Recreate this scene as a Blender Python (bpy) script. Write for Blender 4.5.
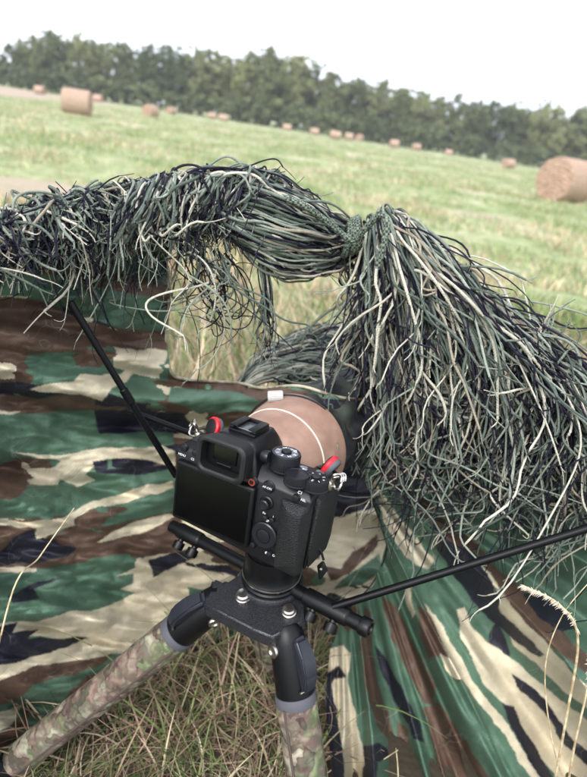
import bpy, bmesh, math, random
import numpy as np
from mathutils import Vector, Matrix

for o in list(bpy.data.objects):
    bpy.data.objects.remove(o)
sc = bpy.context.scene
col = sc.collection
rng = np.random.default_rng(7)
random.seed(7)
rad = math.radians

# ------------------------------------------------------------------ camera, sky, light, exposure
FPX, CX, CY = 584.0, 293.5, 388.5          # focal length and centre in photo pixels
PITCH = rad(24.45)
HC = 0.72                                  # phone held low over the tripod
CAM = np.array([0, 0, HC])
cp, sp = math.cos(PITCH), math.sin(PITCH)
cd = bpy.data.cameras.new('camera_lens')
cam = bpy.data.objects.new('view_camera', cd)
col.objects.link(cam)
cam.location = CAM
cam.rotation_euler = (math.pi / 2 - PITCH, 0, 0)
cd.sensor_fit = 'VERTICAL'
cd.sensor_height = 36
cd.lens = 36 * FPX / 777.0
cd.clip_start = 0.02
cd.clip_end = 2000
cd.dof.use_dof = True
cd.dof.focus_distance = 0.515
cd.dof.aperture_fstop = 6.3
sc.camera = cam

w = bpy.data.worlds.new('World')
sc.world = w
w.use_nodes = True
wn = w.node_tree.nodes
wl = w.node_tree.links
bg = wn['Background']
sky = wn.new('ShaderNodeTexSky')
sky.sky_type = 'NISHITA'
sky.sun_disc = False
sky.sun_elevation = rad(48)
sky.sun_rotation = rad(200)
sky.dust_density = 4
hs = wn.new('ShaderNodeHueSaturation')
hs.inputs['Saturation'].default_value = 0.12
mixw = wn.new('ShaderNodeMixRGB')
mixw.inputs[0].default_value = 0.62
mixw.inputs[2].default_value = (8.1, 8.75, 10.0, 1)      # even cloud layer
wl.new(sky.outputs[0], hs.inputs['Color'])
wl.new(hs.outputs[0], mixw.inputs[1])
wl.new(mixw.outputs[0], bg.inputs['Color'])
bg.inputs['Strength'].default_value = 0.12
ld = bpy.data.lights.new('sun_lamp', 'SUN')
ld.energy = 1.2
ld.angle = rad(25)
ld.color = (1, 0.97, 0.92)
sun = bpy.data.objects.new('sun_lamp', ld)
col.objects.link(sun)
sun.rotation_euler = (rad(42), 0, rad(-20))
vs = sc.view_settings
vs.view_transform = 'Standard'
vs.look = 'None'
vs.exposure = 1.22
vs.gamma = 1
sc.cycles.use_denoising = True
sc.cycles.max_bounces = 6
sc.cycles.transparent_max_bounces = 6

# ------------------------------------------------------------------ helpers
def ray(px, py):
    u = (np.asarray(px, float) - CX) / FPX
    v = (CY - np.asarray(py, float)) / FPX
    return np.stack([u + 0 * v, cp + v * sp + 0 * u, -sp + v * cp + 0 * u], -1)

def PD(px, py, d):                          # pixel at depth along the view axis
    return CAM + ray(px, py) * np.asarray(d, float)[..., None]

def PY(px, py, Y):                          # pixel at world Y
    r = ray(px, py)
    return CAM + r * (np.asarray(Y, float) / r[..., 1])[..., None]

def PZ(px, py, z):                          # pixel at height z
    r = ray(px, py)
    return CAM + r * ((z - HC) / r[..., 2])[..., None]

def smooth(a, b, x):
    t = np.clip((np.asarray(x, float) - a) / (b - a), 0, 1)
    return t * t * (3 - 2 * t)

SX = -0.14
def ground(x, y):                           # hillside falling to the right, with a dip beyond the hide
    x = np.asarray(x, float); y = np.asarray(y, float)
    near = 1 - smooth(3, 14, y)
    return SX * x - 0.47 * smooth(1.6, 7, y) + near * (0.012 * np.sin(7 * x + 3 * y) + 0.01 * np.sin(11 * y - 5 * x + 1)) \
        + smooth(4, 20, y) * (0.05 * np.sin(0.5 * x + 0.3 * y) + 0.04 * np.sin(0.9 * y - 0.35 * x))

def PG(px, py):                             # pixel to ground
    r = ray(px, py)
    t = 0.7 / max(-r[2], 1e-3)
    lo, hi = 0.05, 900.0
    for k in range(60):
        m = math.sqrt(lo * hi)
        p = CAM + r * m
        if p[2] > ground(p[0], p[1]): lo = m
        else: hi = m
    return CAM + r * lo

def GD(px, Y):                              # ground point in the column px at world Y
    x = (px - CX) / FPX * Y / (cp + 0.45 * sp)
    return np.array([x, Y, float(ground(x, Y))])

def vnoise(x, y, seed=0):
    x = np.asarray(x, float); y = np.asarray(y, float)
    xi = np.floor(x).astype(np.int64); yi = np.floor(y).astype(np.int64)
    xf = x - xi; yf = y - yi
    def h(a, b):
        n = (a * 374761393 + b * 668265263 + seed * 974711) & 0x7fffffff
        n = ((n ^ (n >> 13)) * 1274126177) & 0x7fffffff
        return ((n ^ (n >> 16)) & 0xffff) / 65535.0
    u = xf * xf * (3 - 2 * xf); v = yf * yf * (3 - 2 * yf)
    return (h(xi, yi) * (1 - u) + h(xi + 1, yi) * u) * (1 - v) + (h(xi, yi + 1) * (1 - u) + h(xi + 1, yi + 1) * u) * v

def fbm(x, y, seed=0, o=4):
    a, s, t = 0.5, 0, 0
    for k in range(o):
        s = s + a * vnoise(x * 2 ** k, y * 2 ** k, seed + k * 17); t += a; a *= 0.5
    return s / t

def S(r, g, b):                             # sRGB 0-255 to linear
    f = lambda c: ((c / 255 + 0.055) / 1.055) ** 2.4 if c > 10 else c / 255 / 12.92
    return (f(r), f(g), f(b))

def catmull(P, K):
    P = np.asarray(P, float)
    Q = np.vstack([2 * P[0] - P[1], P, 2 * P[-1] - P[-2]])
    n = len(P) - 1
    s = np.linspace(0, n - 1e-6, K)
    i = s.astype(int); t = (s - i)[:, None]
    p0, p1, p2, p3 = Q[i], Q[i + 1], Q[i + 2], Q[i + 3]
    return 0.5 * (2 * p1 + (p2 - p0) * t + (2 * p0 - 5 * p1 + 4 * p2 - p3) * t ** 2 + (3 * p1 - p0 - 3 * p2 + p3) * t ** 3)

# ---- materials
def mat(name, color=(.5, .5, .5), rough=.6, metal=0, spec=.5):
    m = bpy.data.materials.new(name)
    m.use_nodes = True
    b = m.node_tree.nodes['Principled BSDF']
    b.inputs['Base Color'].default_value = (*color, 1)
    b.inputs['Roughness'].default_value = rough
    b.inputs['Metallic'].default_value = metal
    b.inputs['Specular IOR Level'].default_value = spec
    return m

def nd(m, t, **kw):
    n = m.node_tree.nodes.new(t)
    for k, v in kw.items():
        if k in n.inputs: n.inputs[k].default_value = v
        else: setattr(n, k, v)
    return n

def ln(m, a, b):
    m.node_tree.links.new(a, b)

def bsdf(m):
    return m.node_tree.nodes['Principled BSDF']

def noise_mix(m, c1, c2, scale=40, detail=4, lo=.4, hi=.6, coord='Object', stretch=None, rough=None):
    tc = nd(m, 'ShaderNodeTexCoord')
    src = tc.outputs[coord]
    if stretch:
        mp = nd(m, 'ShaderNodeMapping'); mp.inputs['Scale'].default_value = stretch
        ln(m, src, mp.inputs[0]); src = mp.outputs[0]
    n = nd(m, 'ShaderNodeTexNoise', Scale=scale, Detail=detail)
    ln(m, src, n.inputs['Vector'])
    r = nd(m, 'ShaderNodeValToRGB')
    r.color_ramp.elements[0].position = lo; r.color_ramp.elements[0].color = (*c1, 1)
    r.color_ramp.elements[1].position = hi; r.color_ramp.elements[1].color = (*c2, 1)
    ln(m, n.outputs['Fac'], r.inputs[0])
    ln(m, r.outputs[0], bsdf(m).inputs['Base Color'])
    return r, n, src

def bump(m, height, strength=.3, dist=.001):
    b = nd(m, 'ShaderNodeBump')
    b.inputs['Strength'].default_value = strength
    b.inputs['Distance'].default_value = dist
    ln(m, height, b.inputs['Height'])
    ln(m, b.outputs[0], bsdf(m).inputs['Normal'])
    return b

def noise_bump(m, scale, strength=.3, dist=.001, kind='ShaderNodeTexNoise', coord='Object'):
    tc = nd(m, 'ShaderNodeTexCoord')
    n = nd(m, kind); n.inputs['Scale'].default_value = scale
    ln(m, tc.outputs[coord], n.inputs['Vector'])
    bump(m, n.outputs[0], strength, dist)

# ---- objects
def thing(name, label, cat, loc=(0, 0, 0), group=None):
    o = bpy.data.objects.new(name, None)
    o.empty_display_size = .05
    col.objects.link(o)
    o.location = [float(c) for c in loc]
    o['label'] = label; o['category'] = cat
    if group: o['group'] = group
    return o

def tag(o, label, cat, group=None, kind=None):
    o['label'] = label; o['category'] = cat
    if group: o['group'] = group
    if kind: o['kind'] = kind
    return o

def link(name, me, m, parent=None, sm=True):
    if m is not None and not me.materials: me.materials.append(m)
    if sm and len(me.polygons):
        me.polygons.foreach_set('use_smooth', np.ones(len(me.polygons), bool))
    o = bpy.data.objects.new(name, me)
    col.objects.link(o)
    if parent is not None:
        o.parent = parent
    return o

def pmesh(name, V, Fq, m, parent=None, sm=True, world=True):
    """V in world coordinates (or local to the parent when world is False)"""
    V = np.asarray(V, float)
    if parent is not None and world:
        V = V - np.array(parent.location)
    me = bpy.data.meshes.new(name)
    if isinstance(Fq, np.ndarray):
        k = Fq.shape[1]
        me.vertices.add(len(V)); me.vertices.foreach_set('co', V.astype(np.float32).ravel())
        me.loops.add(Fq.size); me.loops.foreach_set('vertex_index', Fq.astype(np.int32).ravel())
        me.polygons.add(len(Fq))
        me.polygons.foreach_set('loop_start', np.arange(0, Fq.size, k, dtype=np.int32))
        me.update(calc_edges=True)
    else:
        me.from_pydata([tuple(v) for v in V], [], Fq)
    me.validate()
    return link(name, me, m, parent, sm)

def vcol(o, C, name='Col'):
    a = o.data.color_attributes.new(name, 'FLOAT_COLOR', 'POINT')
    C = np.asarray(C, np.float32)
    if C.shape[1] == 3: C = np.hstack([C, np.ones((len(C), 1), np.float32)])
    a.data.foreach_set('color', C.ravel())

def frames(P):
    """P (N,K,3) -> two unit normals along each strand"""
    T = np.gradient(P, axis=1)
    T /= np.linalg.norm(T, axis=2, keepdims=True) + 1e-12
    ref = np.broadcast_to(np.array([.31, .22, .93]), T.shape)
    A = np.cross(T, ref)
    bad = np.linalg.norm(A, axis=2, keepdims=True) < 0.15
    A = np.where(bad, np.cross(T, np.array([.9, -.3, .1])), A)
    A /= np.linalg.norm(A, axis=2, keepdims=True) + 1e-12
    return A, np.cross(T, A)

def tubes(P, R, sides=5):
    """strands P (N,K,3), radii R (N,K) -> V, F, uv-length per vertex"""
    N, K, _ = P.shape
    A, B = frames(P)
    ang = np.linspace(0, 2 * math.pi, sides, endpoint=False)
    V = P[:, :, None, :] + R[:, :, None, None] * (A[:, :, None, :] * np.cos(ang)[None, None, :, None] + B[:, :, None, :] * np.sin(ang)[None, None, :, None])
    idx = np.arange(N * K * sides).reshape(N, K, sides)
    a = idx[:, :-1, :]; b = idx[:, 1:, :]
    Fq = np.stack([a, np.roll(a, -1, 2), np.roll(b, -1, 2), b], -1).reshape(-1, 4)
    L = np.concatenate([np.zeros((N, 1)), np.cumsum(np.linalg.norm(np.diff(P, axis=1), axis=2), 1)], 1)
    L = np.repeat(L[:, :, None], sides, 2).ravel()
    Av = np.broadcast_to(ang / (2 * math.pi), (N, K, sides)).ravel()
    return V.reshape(-1, 3), Fq, L, Av

def tube(name, pts, r, m, parent=None, K=None, sides=10, cap=True, world=True):
    pts = np.asarray(pts, float)
    if K: pts = catmull(pts, K)
    rr = np.full(len(pts), r) if np.isscalar(r) else np.asarray(r, float)
    if len(rr) != len(pts): rr = np.interp(np.linspace(0, 1, len(pts)), np.linspace(0, 1, len(rr)), rr)
    V, Fq, _, _ = tubes(pts[None], rr[None], sides)
    Fl = [tuple(f) for f in Fq]
    if cap:
        n = len(V)
        Fl.append(tuple(range(sides))[::-1]); Fl.append(tuple(range(n - sides, n)))
    o = pmesh(name, V, Fl, m, parent, True, world)
    autosm(o)
    return o

def autosm(o, ang=38):
    me = o.data
    bm = bmesh.new(); bm.from_mesh(me)
    bmesh.ops.recalc_face_normals(bm, faces=bm.faces)
    for e in bm.edges:
        e.smooth = not (len(e.link_faces) == 2 and e.calc_face_angle(0) > rad(ang))
    bm.to_mesh(me); bm.free()

def finish(name, bm, m, parent, M4=None, sm=True):
    if M4 is not None: bm.transform(M4)
    me = bpy.data.meshes.new(name)
    bmesh.ops.recalc_face_normals(bm, faces=bm.faces)
    bm.to_mesh(me); bm.free()
    o = link(name, me, m, parent, sm)
    autosm(o)
    return o

def rbox(name, c, s, bev, m, parent=None, rot=None, seg=3):
    bm = bmesh.new()
    bmesh.ops.create_cube(bm, size=1)
    bmesh.ops.scale(bm, vec=s, verts=bm.verts)
    if bev: bmesh.ops.bevel(bm, geom=list(bm.edges), offset=bev, segments=seg, profile=.5, affect='EDGES')
    M4 = Matrix.Translation(c)
    if rot is not None: M4 = M4 @ rot
    return finish(name, bm, m, parent, M4)

def hull(name, pts, bev, m, parent=None, seg=3):
    bm = bmesh.new()
    vs_ = [bm.verts.new(p) for p in pts]
    r = bmesh.ops.convex_hull(bm, input=vs_)
    bmesh.ops.dissolve_limit(bm, angle_limit=rad(3), verts=bm.verts, edges=bm.edges)
    if bev: bmesh.ops.bevel(bm, geom=list(bm.edges), offset=bev, segments=seg, profile=.5, affect='EDGES', clamp_overlap=True)
    return finish(name, bm, m, parent)

def axis_mat(o, d):
    d = Vector(d).normalized()
    return Matrix.Translation(o) @ d.to_track_quat('Z', 'Y').to_matrix().to_4x4()

def lathe(name, prof, m, parent=None, o=(0, 0, 0), d=(0, 0, 1), seg=48, knurl=None, ring=False):
    """prof = [(r, h)...] about axis d from o; knurl=(n, depth, i0, i1) makes teeth on profile rows"""
    V = []; Fl = []
    for i, (r, h) in enumerate(prof):
        for k in range(seg):
            rr = r
            if knurl and knurl[2] <= i <= knurl[3] and k % 2: rr = r - knurl[1]
            a = 2 * math.pi * k / seg
            V.append((rr * math.cos(a), rr * math.sin(a), h))
    n = len(prof)
    for i in range(n - 1):
        for k in range(seg):
            k2 = (k + 1) % seg
            Fl.append((i * seg + k, i * seg + k2, (i + 1) * seg + k2, (i + 1) * seg + k))
    if ring:
        for k in range(seg):
            k2 = (k + 1) % seg; Fl.append(((n - 1) * seg + k, (n - 1) * seg + k2, k2, k))
    if prof[0][0] > 1e-6 and not ring: Fl.append(tuple(range(seg))[::-1])
    if prof[-1][0] > 1e-6 and not ring: Fl.append(tuple(range((n - 1) * seg, n * seg)))
    bm = bmesh.new()
    vv = [bm.verts.new(v) for v in V]
    for f in Fl: bm.faces.new([vv[i] for i in f])
    bmesh.ops.remove_doubles(bm, verts=bm.verts, dist=1e-7)
    return finish(name, bm, m, parent, axis_mat(o, d))

def ringframe(name, w_, h_, r, wall, depth, m, parent, c, slope=0.0):
    """rounded rectangular ring in the XZ plane, opening along Y"""
    def loop(w2, h2, rr, y):
        out = []
        for (sx, sz, a0) in ((1, 1, 0), (-1, 1, 90), (-1, -1, 180), (1, -1, 270)):
            for k in range(6):
                a = rad(a0 + 90 * k / 5)
                out.append((sx * (w2 / 2 - rr) + rr * math.cos(a), y, sz * (h2 / 2 - rr) + rr * math.sin(a)))
        return out
    e = wall * .3
    L = [loop(w_ - 2 * wall, h_ - 2 * wall, r * .7, depth), loop(w_ - 2 * wall, h_ - 2 * wall, r * .7, e), loop(w_ - 2 * wall + 2 * e, h_ - 2 * wall + 2 * e, r * .8, 0),
         loop(w_ - 2 * e, h_ - 2 * e, r, 0), loop(w_, h_, r, e), loop(w_ - slope, h_ - slope, r, depth)]
    V = [p for l in L for p in l]; n = len(L[0]); Fl = []
    for i in range(len(L)):
        j = (i + 1) % len(L)
        for k in range(n):
            k2 = (k + 1) % n
            Fl.append((i * n + k, i * n + k2, j * n + k2, j * n + k))
    bm = bmesh.new(); vv = [bm.verts.new(v) for v in V]
    for f in Fl: bm.faces.new([vv[i] for i in f])
    return finish(name, bm, m, parent, Matrix.Translation(c))

def text(name, s, size, m, parent, M4, depth=.00012):
    cu = bpy.data.curves.new('txt', 'FONT')
    cu.body = s; cu.size = size; cu.align_x = 'CENTER'; cu.align_y = 'CENTER'; cu.extrude = depth; cu.resolution_u = 3
    t = bpy.data.objects.new('txt', cu)
    me = bpy.data.meshes.new_from_object(t)
    bpy.data.objects.remove(t)
    me.transform(M4)
    me.materials.clear(); me.materials.append(m)
    return link(name, me, m, parent, False)

# ------------------------------------------------------------------ ground
def grid_mesh(xs, ys):
    X, Y = np.meshgrid(xs, ys)
    V = np.stack([X, Y, ground(X, Y)], -1).reshape(-1, 3)
    i = np.arange(len(xs) * len(ys)).reshape(len(ys), len(xs))
    Fq = np.stack([i[:-1, :-1], i[:-1, 1:], i[1:, 1:], i[1:, :-1]], -1).reshape(-1, 4)
    return V, Fq

def warp(a, b, n, p=2.2):
    t = np.linspace(-1, 1, n)
    return np.sign(t) * np.abs(t) ** p * b

xs = warp(0, 300, 181, 2.6)
ys = np.concatenate([np.linspace(-30, 0, 12), np.linspace(0.02, 1, 1)[:1] * 0 + .05, 0.1 + 450 * np.linspace(0, 1, 200) ** 3])
mg = mat('field_ground', rough=.95, spec=.1)
tc = nd(mg, 'ShaderNodeTexCoord')
n1 = nd(mg, 'ShaderNodeTexNoise', Scale=.55, Detail=6, Roughness=.62)
n2 = nd(mg, 'ShaderNodeTexNoise', Scale=5.0, Detail=5, Roughness=.7)
mp = nd(mg, 'ShaderNodeMapping'); mp.inputs['Scale'].default_value = (1.3, .75, 1)
ln(mg, tc.outputs['Object'], mp.inputs[0])
ln(mg, mp.outputs[0], n1.inputs['Vector']); ln(mg, tc.outputs['Object'], n2.inputs['Vector'])
r1 = nd(mg, 'ShaderNodeValToRGB')
e = r1.color_ramp.elements
e[0].position = .38; e[0].color = (.185, .225, .10, 1)
e[1].position = .63; e[1].color = (.44, .40, .28, 1)
x_ = e.new(.46); x_.color = (.26, .30, .15, 1)
x_ = e.new(.56); x_.color = (.32, .345, .20, 1)
ln(mg, n1.outputs['Fac'], r1.inputs[0])
r2 = nd(mg, 'ShaderNodeValToRGB')
r2.color_ramp.elements[0].position = .35; r2.color_ramp.elements[0].color = (.62, .64, .58, 1)
r2.color_ramp.elements[1].position = .68; r2.color_ramp.elements[1].color = (1.32, 1.27, 1.27, 1)
ln(mg, n2.outputs['Fac'], r2.inputs[0])
mx = nd(mg, 'ShaderNodeMixRGB', blend_type='MULTIPLY'); mx.inputs[0].default_value = 1
ln(mg, r1.outputs[0], mx.inputs[1]); ln(mg, r2.outputs[0], mx.inputs[2])
# bare patches: an attribute painted from ground positions
at = nd(mg, 'ShaderNodeAttribute', attribute_name='bare')
mb = nd(mg, 'ShaderNodeMixRGB'); mb.inputs[2].default_value = (.36, .28, .22, 1)
ln(mg, at.outputs['Fac'], mb.inputs[0]); ln(mg, mx.outputs[0], mb.inputs[1])
at2 = nd(mg, 'ShaderNodeAttribute', attribute_name='shaded_thatch')
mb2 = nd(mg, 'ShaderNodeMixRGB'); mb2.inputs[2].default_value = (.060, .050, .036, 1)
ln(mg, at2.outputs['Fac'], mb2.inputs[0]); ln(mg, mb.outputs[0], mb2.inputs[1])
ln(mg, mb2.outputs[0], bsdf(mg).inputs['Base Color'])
bump(mg, n2.outputs['Fac'], .6, .03)
V, Fq = grid_mesh(xs, ys)
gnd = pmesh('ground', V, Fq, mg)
gnd['kind'] = 'structure'
def bare_at(x, y):
    nz = fbm(x * .8, y * .8, 5)
    b = np.zeros_like(x)
    # ploughed strip far left, stubble patch near left
    b = np.maximum(b, smooth(-.25, .35, (-(x) - 21 - .06 * (y - 50)) / 6 + (nz - .5)) * smooth(44, 52, y) * (1 - smooth(92, 98, y)))
    for (px, py, rx, ry) in ((40, 186, 1.5, .55), (15, 196, .8, .4), (470, 215, .8, .5)):
        c = PG(px, py)
        d = ((x - c[0]) / rx) ** 2 + ((y - c[1]) / ry) ** 2
        b = np.maximum(b, smooth(1.2, .4, d + (nz - .5) * 1.6) * .85)
    return b
ba = bare_at(V[:, 0], V[:, 1])
# dark thatch under the hide, with the shade there put into its colour
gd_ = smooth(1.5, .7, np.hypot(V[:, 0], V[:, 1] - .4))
d_ = gnd.data.attributes.new('shaded_thatch', 'FLOAT', 'POINT'); d_.data.foreach_set('value', gd_.astype(np.float32))
a_ = gnd.data.attributes.new('bare', 'FLOAT', 'POINT'); a_.data.foreach_set('value', ba.astype(np.float32))

# ------------------------------------------------------------------ grass (uncountable: stuff)
mgr = mat('grass_blade', rough=.65, spec=.25)
ga = nd(mgr, 'ShaderNodeAttribute', attribute_name='Col')
ln(mgr, ga.outputs['Color'], bsdf(mgr).inputs['Base Color'])
bsdf(mgr).inputs['Subsurface Weight'].default_value = 0

GREEN = np.array([S(82, 98, 56), S(98, 112, 66), S(66, 84, 48), S(120, 128, 84)])
STRAW = np.array([S(156, 140, 114), S(128, 110, 90), S(178, 162, 136), S(104, 86, 72), S(142, 116, 100)])

def blades(name, base, L, Wd, lean, K, green, bend=1.0, jitter=0.0, shade=1.0, label=None):
    dp = base[:, 1] * cp - (ground(base[:, 0], base[:, 1]) - HC) * sp
    ux = CX + FPX * base[:, 0] / np.maximum(dp, .05)
    ok = ~((base[:, 1] < .85) & (ux > 322) & (base[:, 1] > .30))       # the right cloth stands here
    vy = CY + FPX * ((HC - ground(base[:, 0], base[:, 1])) * cp - base[:, 1] * sp) / np.maximum(dp, .05)
    ok &= ~((ux < 182) & (vy < 652 + (170 - ux) * .72) & (base[:, 1] < .85))   # the left cloth reaches down to the leg
    base, L, Wd, lean, green = base[ok], L[ok], Wd[ok], lean[ok], green[ok]
    N = len(base)
    az = rng.uniform(0, 2 * math.pi, N)
    s = np.linspace(0, 1, K + 1)
    th = lean[:, None] + bend * rng.uniform(.2, 1.4, N)[:, None] * s[None, :]       # angle from vertical, grows to the tip
    th = np.minimum(th, 1.75)
    ds = L[:, None] / K
    h = np.concatenate([np.zeros((N, 1)), np.cumsum(np.sin(th[:, :-1]) * ds, 1)], 1)
    z = np.concatenate([np.zeros((N, 1)), np.cumsum(np.cos(th[:, :-1]) * ds, 1)], 1)
    z = np.maximum(z, .002)
    tw = az[:, None] + jitter * rng.normal(0, 1, N)[:, None] * s[None, :]
    P = np.stack([base[:, 0:1] + h * np.cos(tw), base[:, 1:2] + h * np.sin(tw), np.zeros_like(h)], -1)
    P[..., 2] = ground(P[..., 0], P[..., 1]) + z - .004
    side = rng.uniform(0, math.pi, N)
    sd = np.stack([np.cos(side), np.sin(side), rng.uniform(-.3, .3, N)], -1)
    wd = Wd[:, None] * (1 - s[None, :] ** 1.6 * .92) * np.minimum(1, .6 + s[None, :] * 2)
    A = P - sd[:, None, :] * wd[..., None] / 2
    B = P + sd[:, None, :] * wd[..., None] / 2
    V = np.stack([A, B], 2).reshape(-1, 3)
    i = np.arange(N * (K + 1) * 2).reshape(N, K + 1, 2)
    Fq = np.stack([i[:, :-1, 0], i[:, :-1, 1], i[:, 1:, 1], i[:, 1:, 0]], -1).reshape(-1, 4)
    isg = rng.random(N) < green
    c = np.where(isg[:, None], GREEN[rng.integers(0, len(GREEN), N)], STRAW[rng.integers(0, len(STRAW), N)])
    c = c * (rng.uniform(.55, 1.0, N) ** 1.0 + .55 * rng.random(N) ** 3)[:, None] * shade
    o = pmesh(name, V, Fq, mgr)
    vcol(o, np.repeat(c, (K + 1) * 2, 0))
    o['kind'] = 'stuff'
    return o

# thatch and blades round the tripod feet
N = 26000
b = np.stack([rng.uniform(-.75, .42, N), rng.uniform(.28, .98, N)], -1)
L = rng.uniform(.03, .14, N) * np.where(b[:, 1] < .45, .6, 1)
o = blades('near_grass', b, L, rng.uniform(.0010, .0034, N), rng.uniform(.3, 1.45, N), 6, np.full(N, .30), .8, .5, 1.12)
tag(o, 'matted dry straw and short green grass under the tripod', 'grass', kind='stuff')
N = 1900
b = np.stack([rng.uniform(-.75, .12, N), rng.uniform(.40, .95, N)], -1)
o = blades('grass_tuft', b, rng.uniform(.10, .26, N) * np.where(b[:, 1] < .5, .6, 1), rng.uniform(.0014, .0036, N), rng.uniform(.1, .9, N), 7, np.full(N, .5), .8, .3, 1.2)
tag(o, 'longer green and tan blades rising beside the tripod legs', 'grass', kind='stuff')
# tall dry grass outside the hide, seen through its opening
N = 16000
yy = .85 + 2.6 * rng.random(N) ** 1.3
b = np.stack([rng.uniform(-.75, .75, N) * (yy + .4), yy], -1)
L = rng.uniform(.08, .30, N) * (0.75 + .5 * fbm(b[:, 0] * 2, b[:, 1] * 2, 3)) * (1.05 - .8 * smooth(1.2, 3.3, yy))
o = blades('tall_grass', b, L, rng.uniform(.0018, .0045, N) * (1 + .3 * yy), rng.uniform(0, .6, N), 5, np.full(N, .34), .9, .4, 1.45)
tag(o, 'tall dry grass growing just outside the hide opening', 'grass', kind='stuff')
# mown field regrowth
N = 120000
yy = 2.4 + 64 * rng.random(N) ** 1.7
b = np.stack([rng.uniform(-.62, .62, N) * (yy + 1), yy], -1)
cl = fbm(b[:, 0] * .9, b[:, 1] * 1.3, 9)
keep = (cl > .43) & (bare_at(b[:, 0], b[:, 1]) < .3)
b = b[keep]; yy = yy[keep]; cl = cl[keep]; N = len(b)
L = rng.uniform(.04, .15, N) * (.1 + 2.0 * cl)
g = smooth(.35, .55, fbm(b[:, 0] * .45 + 9, b[:, 1] * .7, 31)) * .6 + .3
o = blades('field_grass', b, L, rng.uniform(.005, .012, N) * (1 + yy * .05), rng.uniform(0, .7, N), 2, g, .7, .2, 1.9)
tag(o, 'short green regrowth and straw across the mown field', 'grass', kind='stuff')

# ------------------------------------------------------------------ hay bales
mbale = mat('hay', rough=.95, spec=.1)
r, n, src = noise_mix(mbale, S(140, 114, 98), S(204, 178, 158), scale=14, detail=8, lo=.33, hi=.66, stretch=(1.0, 6, 6))
bump(mbale, n.outputs['Fac'], .8, .04)
mface = mat('hay_end', rough=.95, spec=.1)
tcf = nd(mface, 'ShaderNodeTexCoord')
wv = nd(mface, 'ShaderNodeTexWave', wave_type='RINGS', rings_direction='X', Scale=2.2, Distortion=7, Detail=6)
wv.inputs['Detail Scale'].default_value = 3
ln(mface, tcf.outputs['Object'], wv.inputs['Vector'])
rf = nd(mface, 'ShaderNodeValToRGB')
rf.color_ramp.elements[0].color = (*S(128, 104, 88), 1); rf.color_ramp.elements[1].color = (*S(192, 162, 142), 1)
ln(mface, wv.outputs['Fac'], rf.inputs[0]); ln(mface, rf.outputs[0], bsdf(mface).inputs['Base Color'])
bump(mface, wv.outputs['Fac'], .5, .03)

def bale_mesh(R, Wb, seed):
    seg, rows = 56, 14
    V = []; Fl = []
    for i in range(rows + 1):
        x = -Wb / 2 + Wb * i / rows
        e = min(i, rows - i)
        rr0 = R * (1 - .05 * (e == 0) - .012 * (e == 1))
        for k in range(seg):
            a = 2 * math.pi * k / seg
            rr = rr0 * (1 + .035 * (float(vnoise(i * .9, 3 * math.cos(a) + 5, seed)) - .5) + .02 * (float(vnoise(i * 2.3, k * .8, seed + 2)) - .5))
            z = rr * math.sin(a)
            z = max(z, -R * .93)                      # settled flat on the ground
            V.append((x, rr * math.cos(a), z))
    for i in range(rows):
        for k in range(seg):
            k2 = (k + 1) % seg
            Fl.append((i * seg + k, i * seg + k2, (i + 1) * seg + k2, (i + 1) * seg + k))
    return V, Fl, seg, rows

def bale(px, base_py, R, Wb, yaw, label, seed, Y=None):
    g = PG(px, base_py) if Y is None else GD(px, Y)
    g[2] = ground(g[0], g[1])
    t = thing('hay_bale', label, 'hay bale', g, 'round hay bales on the mown field')
    t.rotation_euler = (0, math.atan(-SX) * math.cos(yaw), yaw)
    V, Fl, seg, rows = bale_mesh(R, Wb, seed)
    V = [(x, y, z + R * .90) for x, y, z in V]
    pmesh('rolled_straw', V, Fl, mbale, t, True, False)
    for sgn, i in ((-1, 0), (1, rows)):
        ring = [V[i * seg + k] for k in range(seg)]
        cx_ = sum(p[0] for p in ring) / seg; cz = sum(p[2] for p in ring) / seg
        VV = list(ring); FF = []
        for q, f_ in enumerate((.72, .42, .15)):
            for k in range(seg):
                p = ring[k]
                VV.append((p[0] + sgn * (.02 + .03 * (q == 1)) + .02 * random.random(), p[1] * f_, cz + (p[2] - cz) * f_))
        VV.append((cx_ + sgn * .03, 0, cz))
        for q in range(3):
            for k in range(seg):
                k2 = (k + 1) % seg
                FF.append((q * seg + k, q * seg + k2, (q + 1) * seg + k2, (q + 1) * seg + k))
        for k in range(seg): FF.append((3 * seg + k, 3 * seg + (k + 1) % seg, 4 * seg))
        e_ = pmesh('end_face', VV, FF, mface, t, True, False); autosm(e_, 60)
    return t

# placed where their base meets the ground; sizes from 1.2 to 1.4 m bales
bale(77, 114.5, .68, 1.45, rad(6), 'large reddish hay bale standing alone at the left of the field, side on', 3)
bale(563, 201, .79, 1.75, rad(34), 'largest hay bale at the right picture edge, round end showing', 4)
small = [(45, 80, 'small hay bale just left of the large left bale'), (152, 57, 'mid-size hay bale right of the large left bale'),
         (172, 84, 'low hay bale touching the right side of the mid-size bale'), (101, 92, 'tiny hay bale peeking out right of the large left bale'),
         (212, 96, 'left one of two tiny adjoining hay bales above the yarn hoop'), (223, 92, 'right one of two tiny adjoining hay bales above the yarn hoop'),
         (287, 98, 'lone tiny hay bale at the middle of the tree line'), (314, 92, 'leftmost hay bale of the row of four in mid field'),
         (335, 80, 'roundest hay bale, second in the row of four in mid field'), (349, 93, 'third hay bale in the row of four in mid field'),
         (360, 97, 'rightmost, smallest hay bale of the row of four in mid field'), (395, 84, 'solitary hay bale right of the row of four'),
         (418, 97, 'tiny hay bale under the low trees, right of the solitary bale'), (451, 99, 'faintest tiny hay bale beneath the right trees'),
         (514, 66, 'hay bale lying just left of the largest bale')]
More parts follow.
